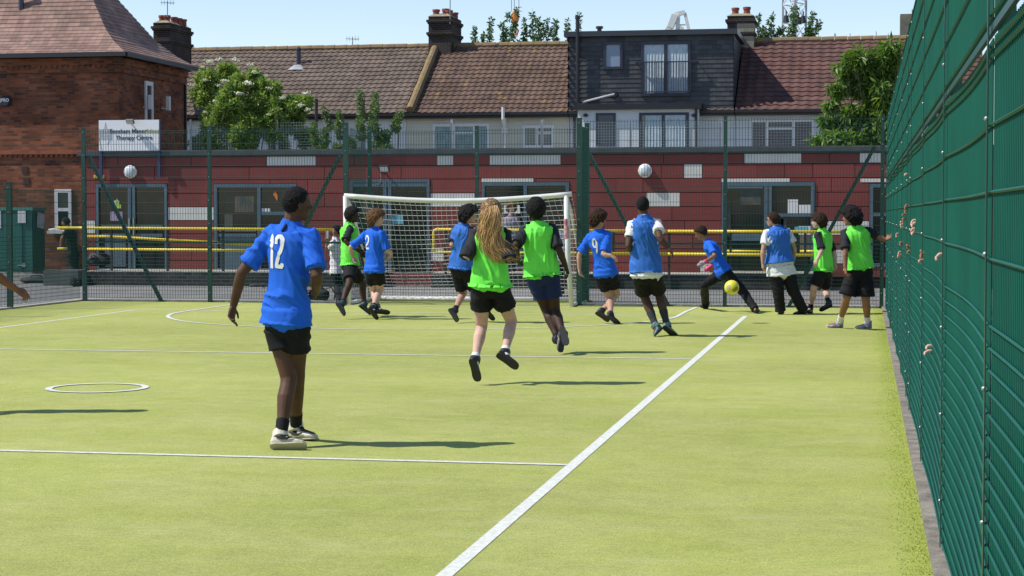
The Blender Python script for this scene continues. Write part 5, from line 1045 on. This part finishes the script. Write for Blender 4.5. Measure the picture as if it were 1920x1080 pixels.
pg, ig = person('girl with very long wavy fair hair, green bib and black shorts, running away', 17.15, 1.67, (919,528), (921,424), (921,399), R(-6), R(-4),
    [(873,486,-1), (879,462,1), (884,455,0)], [(955,488,-1), (950,464,1), (945,455,0)], [(903,612,1), (890,677,-1), (897,717,-1)], [(959,603,1), (946,664,-1), (971,690,-1)],
    ('bib', C_GREEN), ('shorts', C_BLACK), 'pale', ('short', hairm('fair_root', (.20,.125,.07))), (SH_BLACK, SO_BLACK), C_SOCKW, sock_len=.20, tee=C_TEE, seed=3, hem=-.10, bot_len=.55, vox=.006, shn=.95, sw=.92, skirt=.006)
pc_, ic = person('tall person in green bib and navy shorts, running away beside the girl', 21.1, 1.77, (1016,508), (1007,418), (1005,394), R(-12), R(-8),
    [(966,462,-1), (971,488,1), (977,497,1)], [(1049,470,-1), (1061,500,1), (1066,515,0)], [(1024,580,1), (1046,636,-1), (1051,659,-1)], [(1041,582,1), (1056,627,-1), (1062,646,-1)],
    ('bib', C_GREEN), ('shorts', C_NAVY), 'dark', ('afro', H_BLACK), (SH_BLACK, SO_BLACK), C_BLACK, sock_len=.16, tee=C_TEE, seed=4, hem=-.10, bot_len=.62, vox=.007, shn=.85)
person('person in blue bib with curly black hair, half hidden behind the girl', 26.8, 1.68, (864,498), (869,421), (880,404), R(25), R(75),
    [(847,461,-1), (857,472,1), (862,474,1)], [(886,461,-1), (897,466,1), (902,464,1)], [(869,549,1), (852,583,-1), (858,603,-1)], [(894,547,1), (913,580,0), (921,592,0)],
    ('bib', C_BIBBLUE), ('shorts', C_BLACK), 'light', ('curly', H_BLACK), (SH_BLACK, SO_BLACK), C_BLACK, sock_len=.22, tee=C_TEE, seed=5, hem=-.08, bot_len=.85, vox=.009, skirt=.004)
person('person in blue shirt with number 2 and curly brown hair, jogging right before the goal', 27.4, 1.63, (702,500), (703,427), (706,411), R(32), R(80),
    [(657,464,-1), (662,482,1), (666,490,0)], [(727,471,-1), (734,475,1), (731,479,0)], [(701,546,1), (709,580,-1), (729,586,0)], [(713,543,1), (698,578,-1), (708,599,-1)],
    ('shirt', C_BLUE), ('shorts', C_BLACK), 'pale', ('curly', H_BROWN), (SH_BLACK, SO_BLACK), C_SOCKW, sock_len=.2, sock_bands=True, seed=6, hem=-.12, bot_len=.6, vox=.008, number=(N2, -.05, -.0, .20, .10, .026), shn=.9)
person('dark haired person in green bib and black shorts, jogging right near the left goal post', 28.0, 1.69, (656,493), (654,419), (661,404), R(68), R(88),
    [(668,455,0), (677,472,0), (682,478,0)], [(648,453,-1), (667,467,0), (674,470,0)], [(680,533,1), (683,571,0), (691,586,0)], [(655,533,-1), (641,570,-1), (646,592,-1)],
    ('bib', C_GREEN), ('shorts', C_BLACK), 'dark', ('afro', H_BLACK), (SH_TEAL, SO_BLACK), C_BLACK, sock_len=.18, tee=C_TEE, seed=7, hem=-.06, bot_len=.75, vox=.008, shn=.9)
person('person in blue shirt with number 9 and tousled dark hair, right of the goal post', 27.0, 1.67, (1134,505), (1122,431), (1122,411), R(12), R(55),
    [(1086,478,-1), (1086,505,0), (1089,518,0)], [(1131,478,-1,-.13), (1146,479,0,-.04), (1149,481,0)], [(1144,559,1), (1145,591,-1), (1157,604,0)], [(1156,552,1), (1127,585,-1), (1142,602,-1)],
    ('shirt', C_BLUE), ('shorts', C_BLACK), 'light', ('tousled', H_DBROWN), (SH_BLACK, SO_BLACK), C_BLACK, sock_len=.16, seed=8, hem=-.14, bot_len=.66, vox=.008, number=(N9, -.045, .0, .215, .085, .026), shn=.85, lean=-.05)
person('tall person in blue bib over white shirt with grey socks, running away', 24.2, 1.83, (1211,504), (1207,406), (1205,386), R(-6), R(-6),
    [(1178,462,-1), (1186,474,1), (1190,476,1)], [(1237,446,-1), (1252,465,0), (1259,473,0)], [(1209,557,1), (1230,612,-1), (1229,629,-1)], [(1236,552,1), (1251,611,-1), (1260,622,0)],
    ('bib', C_BIBBLUE), ('shorts', C_BLACK), 'brown', ('buzz', H_BLACK), (SH_BLUE, SO_BLACK), C_SOCKG, sock_len=.5, tee=C_WHITE, teehem=-.14, seed=9, hem=-.06, bot_len=.80, vox=.008, shn=.6)
pk, ik = person('person in blue shirt and black trousers bending forward with pink gloves beside the ball', 30.5, 1.62, (1355,505), (1325,452), (1314,437), R(-100), R(-112),
    [(1340,480,-1), (1322,491,-1), (1313,496,0)], [(1333,481,1), (1334,499,0), (1328,503,0)], [(1396,550,0), (1415,579,'g'), (1421,586,'g')], [(1320,534,0), (1323,571,'g'), (1303,578,'g')],
    ('shirt', C_BLUE), ('trousers', C_BLACK), 'tan', ('short', H_DBROWN), (SH_BLACK, SO_BLACK), None, seed=10, hem=-.12, vox=.008, face=True, hp=.45, shn=.8)
pink = mat('cuff_pink', (.62,.05,.16), .6); glv = mat('glove_pale', (.45,.42,.45), .7, col2=(.05,.03,.06), vscale=20)
for A in (ik['AL'], ik['AR']):
    d = nrm(A[2]-A[1]); c = MB(); c.tube([A[2]-d*.03, A[2]+d*.015], .036, n=12); c.build('glove_cuff', pink, pk, smooth=True)
    d = nrm(A[3]-A[2]); c = MB(); c.tube([A[2]+d*.01, A[2]+d*.07, A[2]+d*.11], [.03,.045,.035], n=10, round_cap=True); c.build('glove', glv if A is ik['AL'] else pink, pk, smooth=True)
pj, ij = person('broad person in blue bib over white polo shirt with glasses and black trousers', 29.9, 1.63, (1463,500), (1456,425), (1449,413), R(-26), R(-84),
    [(1431,468,-1), (1430,494,0), (1431,508,0)], [(1489,464,-1), (1489,484,1), (1488,490,0)], [(1459,542,0), (1463,581,'g'), (1462,586,'g')], [(1487,544,0), (1506,581,'g'), (1496,586,'g')],
    ('bib', C_BIBBLUE), ('trousers', C_BLACK), 'light', ('short', H_DBROWN), (SH_BLACK, SO_BLACK), None, wd=1.28, tee=C_WHITE, teehem=-.22, hem=.10, seed=11, vox=.008, face=True, shn=.7)
c = MB(); hp2 = ij['hpnt']; c.tube([hp2(-.34,.0,.03), hp2(-.26,.36,.02), hp2(-.22,.42,.02)], .0045, n=5); c.tube([hp2(.34,.0,.03), hp2(.26,.36,.02), hp2(.22,.42,.02)], .0045, n=5)
for sg in (-1, 1): c.tube([hp2(sg*(.14+.10*math.cos(k*.7)), .43, .0+.07*math.sin(k*.7)) for k in range(10)], .004, n=5)
c.build('glasses', SO_BLACK, pj)
person('smiling person in green bib stepping left, seen from the side, black socks', 30.2, 1.62, (1544,500), (1542,430), (1534,416), R(-62), R(-88),
    [(1540,470,-1), (1533,486,-1), (1530,493,0)], [(1564,474,0), (1566,494,0), (1566,505,0)], [(1526,540,0), (1519,579,'g'), (1513,585,'g')], [(1546,541,1), (1554,569,-1), (1540,580,0)],
    ('bib', C_GREEN), ('shorts', C_BLACK), 'pale', ('tousled', H_DBROWN), (SH_BLACK, SO_BLACK), C_BLACK, sock_len=.28, tee=C_TEE, seed=12, hem=-.10, bot_len=.85, vox=.008, face=True, skirt=.006, shn=.9)
person('person in green bib with curly black hair leaning one hand on the green fence', 26.1, 1.70, (1611,500), (1603,424), (1595,408), R(-16), R(-76),
    [(1585,469,-1), (1585,502,0), (1587,517,0)], [(1647,444,0), (1660,450,0), (1667,446,0)], [(1588,557,0), (1574,605,'g'), (1556,611,'g')], [(1623,560,0), (1627,607,'g'), (1612,613,'g')],
    ('bib', C_GREEN), ('shorts', C_BLACK), 'tan', ('curly', H_BLACK), (SH_LILAC, SO_LIME), C_SOCKW, sock_len=.30, tee=C_TEE, seed=13, hem=-.06, bot_len=.92, vox=.008, face=True, skirt=.012, shn=.95)
person('person mostly outside the left edge, only one forearm and hand in view', 13.9, 1.68, (-68,572), (-62,452), (-58,418), R(0), R(0),
    [(-100,520,0), (-96,580,0), (-94,605,0)], [(-14,512,0), (30,542,0), (54,557,0)], [(-86,672,0), (-96,764,'g'), (-84,780,'g')], [(-60,672,0), (-54,764,'g'), (-42,780,'g')],
    ('shirt', C_BLUE), ('shorts', C_BLACK), 'arm', ('short', H_BLACK), (SH_BLACK, SO_BLACK), C_BLACK, seed=14, vox=.0065)
# people beyond the end fence
H_BG = H_DBROWN
pn_, in_ = person('child in white shirt holding a phone to the face behind the left goal post', 34.2, 1.42, (629,506), (628,446), (631,433), R(-120), R(-110),
    [(612,470,-1), (614,452,0), (614,447,0)], [(616,472,1), (617,452,0), (617,447,0)], [(632,540,0), (636,566,'g'), (630,571,'g')], [(641,540,0), (645,564,'g'), (640,569,'g')],
    ('shirt', C_WHITE), ('trousers', C_BLACK), 'tan', ('short', H_BLACK), (SH_BLACK, SO_BLACK), None, seed=15, vox=.011, hem=-.12)
c = MB(); q = in_['AL'][3]; c.box(q[0]-.02, q[0]+.02, q[1]-.04, q[1]+.04, q[2]-.0, q[2]+.14); tag(c.build('phone', SO_WHITE), 'pale phone held up by the child behind the left goal post', 'phone')
person('adult in a patterned blouse with sunglasses, seen through the net behind the handrail', 40.35, 1.56, (957,462), (958,404), (959,391), R(178), R(165),
    [(972,432,0), (968,452,0), (965,458,0)], [(944,432,0), (947,455,0), (950,460,0)], [(960,492,0), (961,508,0), (961,515,-1)], [(953,492,0), (953,508,0), (952,515,-1)],
    ('shirt', mat('blouse_pattern', (.30,.26,.32), .8, col2=(.10,.07,.13), vscale=22)), ('trousers', mat('skirt_dark', (.02,.02,.03), .8)), 'pale', ('tousled', H_BROWN), (SH_BLACK, SO_BLACK), None, seed=16, vox=.011, z0=.3, face=True)
person('child in white shirt seen through the net by the right goal post', 36.4, 1.52, (1047,482), (1044,430), (1043,418), R(150), R(170),
    [(1058,458,0), (1056,478,0), (1055,484,0)], [(1034,458,0), (1036,478,0), (1037,484,0)], [(1051,520,0), (1052,549,'g'), (1048,554,'g')], [(1043,520,0), (1043,547,'g'), (1040,552,'g')],
    ('shirt', C_WHITE), ('trousers', C_BLACK), 'dark', ('buzz', H_BLACK), (SH_BLACK, SO_BLACK), None, seed=17, vox=.011, face=True)
person('person in black leaning on the yellow rail at the far left corner', 41.2, 1.54, (136,474), (130,427), (123,417), R(-85), R(-95),
    [(116,446,-1), (114,462,0), (114,467,0)], [(119,446,1), (116,462,0), (116,467,0)], [(134,506,-1), (138,531,'g'), (130,536,'g')], [(142,506,1), (147,530,'g'), (140,535,'g')],
    ('shirt', C_BLACK), ('trousers', C_BLACK), 'tan', ('short', H_BLACK), (SH_BLACK, SO_BLACK), None, seed=18, vox=.011, wd=1.15)
# the girl's long hair: many wavy strands from the crown, sweeping right at the tips
def strand_mat():
    m = bpy.data.materials.new('hair_fair'); m.use_nodes = True; nt = m.node_tree; n = nt.nodes; l = nt.links; b = n['Principled BSDF']; b.inputs['Roughness'].default_value = .42
    g = n.new('ShaderNodeNewGeometry'); r1 = n.new('ShaderNodeValToRGB'); l.new(g.outputs['Random Per Island'], r1.inputs[0]); r1.color_ramp.elements[0].color = (.22,.11,.045,1); r1.color_ramp.elements[1].color = (.74,.47,.19,1); l.new(r1.outputs[0], b.inputs['Base Color']); return m
sm_ = strand_mat(); hb = MB(); hp3 = ig['hpnt']; hr_ = np.random.default_rng(4); YH = 17.15
def W_(px, py, dy): return P(px, py, YH+dy)
mid_pts = [(921,377), (920,395), (918,415), (917,440), (921,465), (932,482), (943,492)]; wid = [12, 20, 21, 22, 24, 26, 22]
for i in range(560):
    u = hr_.uniform(-1, 1); dpt = hr_.uniform(0, 1); amp_ = hr_.uniform(.006, .016); ph = hr_.uniform(0, 6.28)+u*3; Ln = hr_.uniform(.72, 1.0); fly = hr_.normal()*.02; side = hr_.random()
    pts = []; K = 26
    for k in range(K):
        v = k/(K-1)*Ln*(len(mid_pts)-1); j = min(int(v), len(mid_pts)-2); f_ = v-j; mx_ = mid_pts[j][0]*(1-f_)+mid_pts[j+1][0]*f_; my = mid_pts[j][1]*(1-f_)+mid_pts[j+1][1]*f_; w_ = wid[j]*(1-f_)+wid[j+1]*f_
        g_ = k/(K-1); w_ *= (.55+.45*min(1, g_*3)) if k else .6
        curve = math.sqrt(max(0, 1-u*u*.9)); dy = -(.09+.075*curve*dpt)*(min(1, .55+g_*1.6)) if g_ > .08 else -(.02+.06*curve*dpt)
        q = W_(mx_+u*w_*.92+max(0, g_-.68)*side*58, my+(2-4*dpt)*(.0 if g_ > .1 else 1)-max(0, g_-.8)*u*22, dy)
        wv = amp_*(g_**.7)*1.6; q = q+np.array([wv*math.sin(g_*15+ph)+fly*g_, wv*.7*math.cos(g_*14+ph), 0]); pts.append(q)
    r_ = hr_.uniform(.002, .0042); hb.tube(pts, [r_*(.7 if k == 0 else 1)*(1-.75*(k/(K-1))**3) for k in range(K)], n=4)
for sg in (-1, 1):   # the two pieces tied back at the crown
    for j in range(40):
        o_ = hr_.normal(size=3)*.006; hb.tube([hp3(sg*.30,.18,.20)+o_, hp3(sg*.30,-.05,.36)+o_, hp3(sg*.16,-.36,.36)+o_, hp3(sg*.03,-.50,.26)+o_*.5], .004, n=4)
hb.build('long_hair', sm_, pg, smooth=True)
# fingers of people standing behind the long fence, poking through the mesh
fsk = {k: skin(k) for k in ('pale', 'tan', 'light')}
def fingers(px, py, n, k, lab, s=1.):
    s = .95+.15*(s > 1.6); n = min(n, 3)
    d = ray(px, py); tt = (FX-.012)/d[0]; q = _C+d*tt; t = thing('hand', q, lab, 'hand', 'fingers poking through the fence'); hr2 = np.random.default_rng(int(px*7+py)); mb = MB()
    for i in range(n):
        z = q[2]+(i-(n-1)/2)*.019+hr2.normal()*.006; y = q[1]+hr2.normal()*.028; a_ = np.array([FX-.002, y, z]); dr = nrm([-.5-.4*hr2.random(), hr2.normal()*.5-.3, hr2.normal()*.5-.4]); l_ = .012+.012*hr2.random()
        t_ = a_+dr*l_; e_ = t_+nrm([.1, -.7+hr2.normal()*.4, -.8])*.014; mb.tube([np.array([FX+.05, y+.01, z]), a_, t_, e_], [.009, .0085+.002*hr2.random(), .0085, .007], n=8, round_cap=True)
    mb.ball((FX+.045, q[1]+.02, q[2]), (.02, .04, .04), nu=10, nv=8)
    remesh('fingers', mb, fsk[k], t, .003, 2)
for px, py, n, k, lab, s in ((1696,325,1,'pale','single highest fingertip through the far part of the fence',1.3), (1697,388,3,'tan','brown fingers high on the fence where two posts stand close',1.5), (1693,408,3,'tan','brown fingers just below the highest cluster on the fence',1.4), (1689,420,4,'pale','pale hand left of the close posts, above shoulder height',1.5), (1680,440,3,'pale','pale fingers right of the leaning person hand',1.5), (1710,416,3,'pale','pale fingers right of the close posts, upper pair',1.3), (1709,434,3,'pale','pale fingers right of the close posts, lower pair',1.3), (1684,477,3,'light','light fingers low and left on the far fence',1.4), (1688,457,2,'tan','small brown fingertips left of the close posts',1.2), (1702,466,3,'tan','brown hand on the close posts below the pale fingers',1.5), (1726,476,4,'tan','largest brown fist gripping the fence',1.9), (1724,487,2,'light','light fingertips right under the largest brown fist',1.2), (1758,478,1,'pale','lone pale fingertip nearest the camera',1.1), (1737,653,2,'pale','lowest pale fingertips on the fence near knee height',1.3)):
    fingers(px, py, n, k, lab, s)
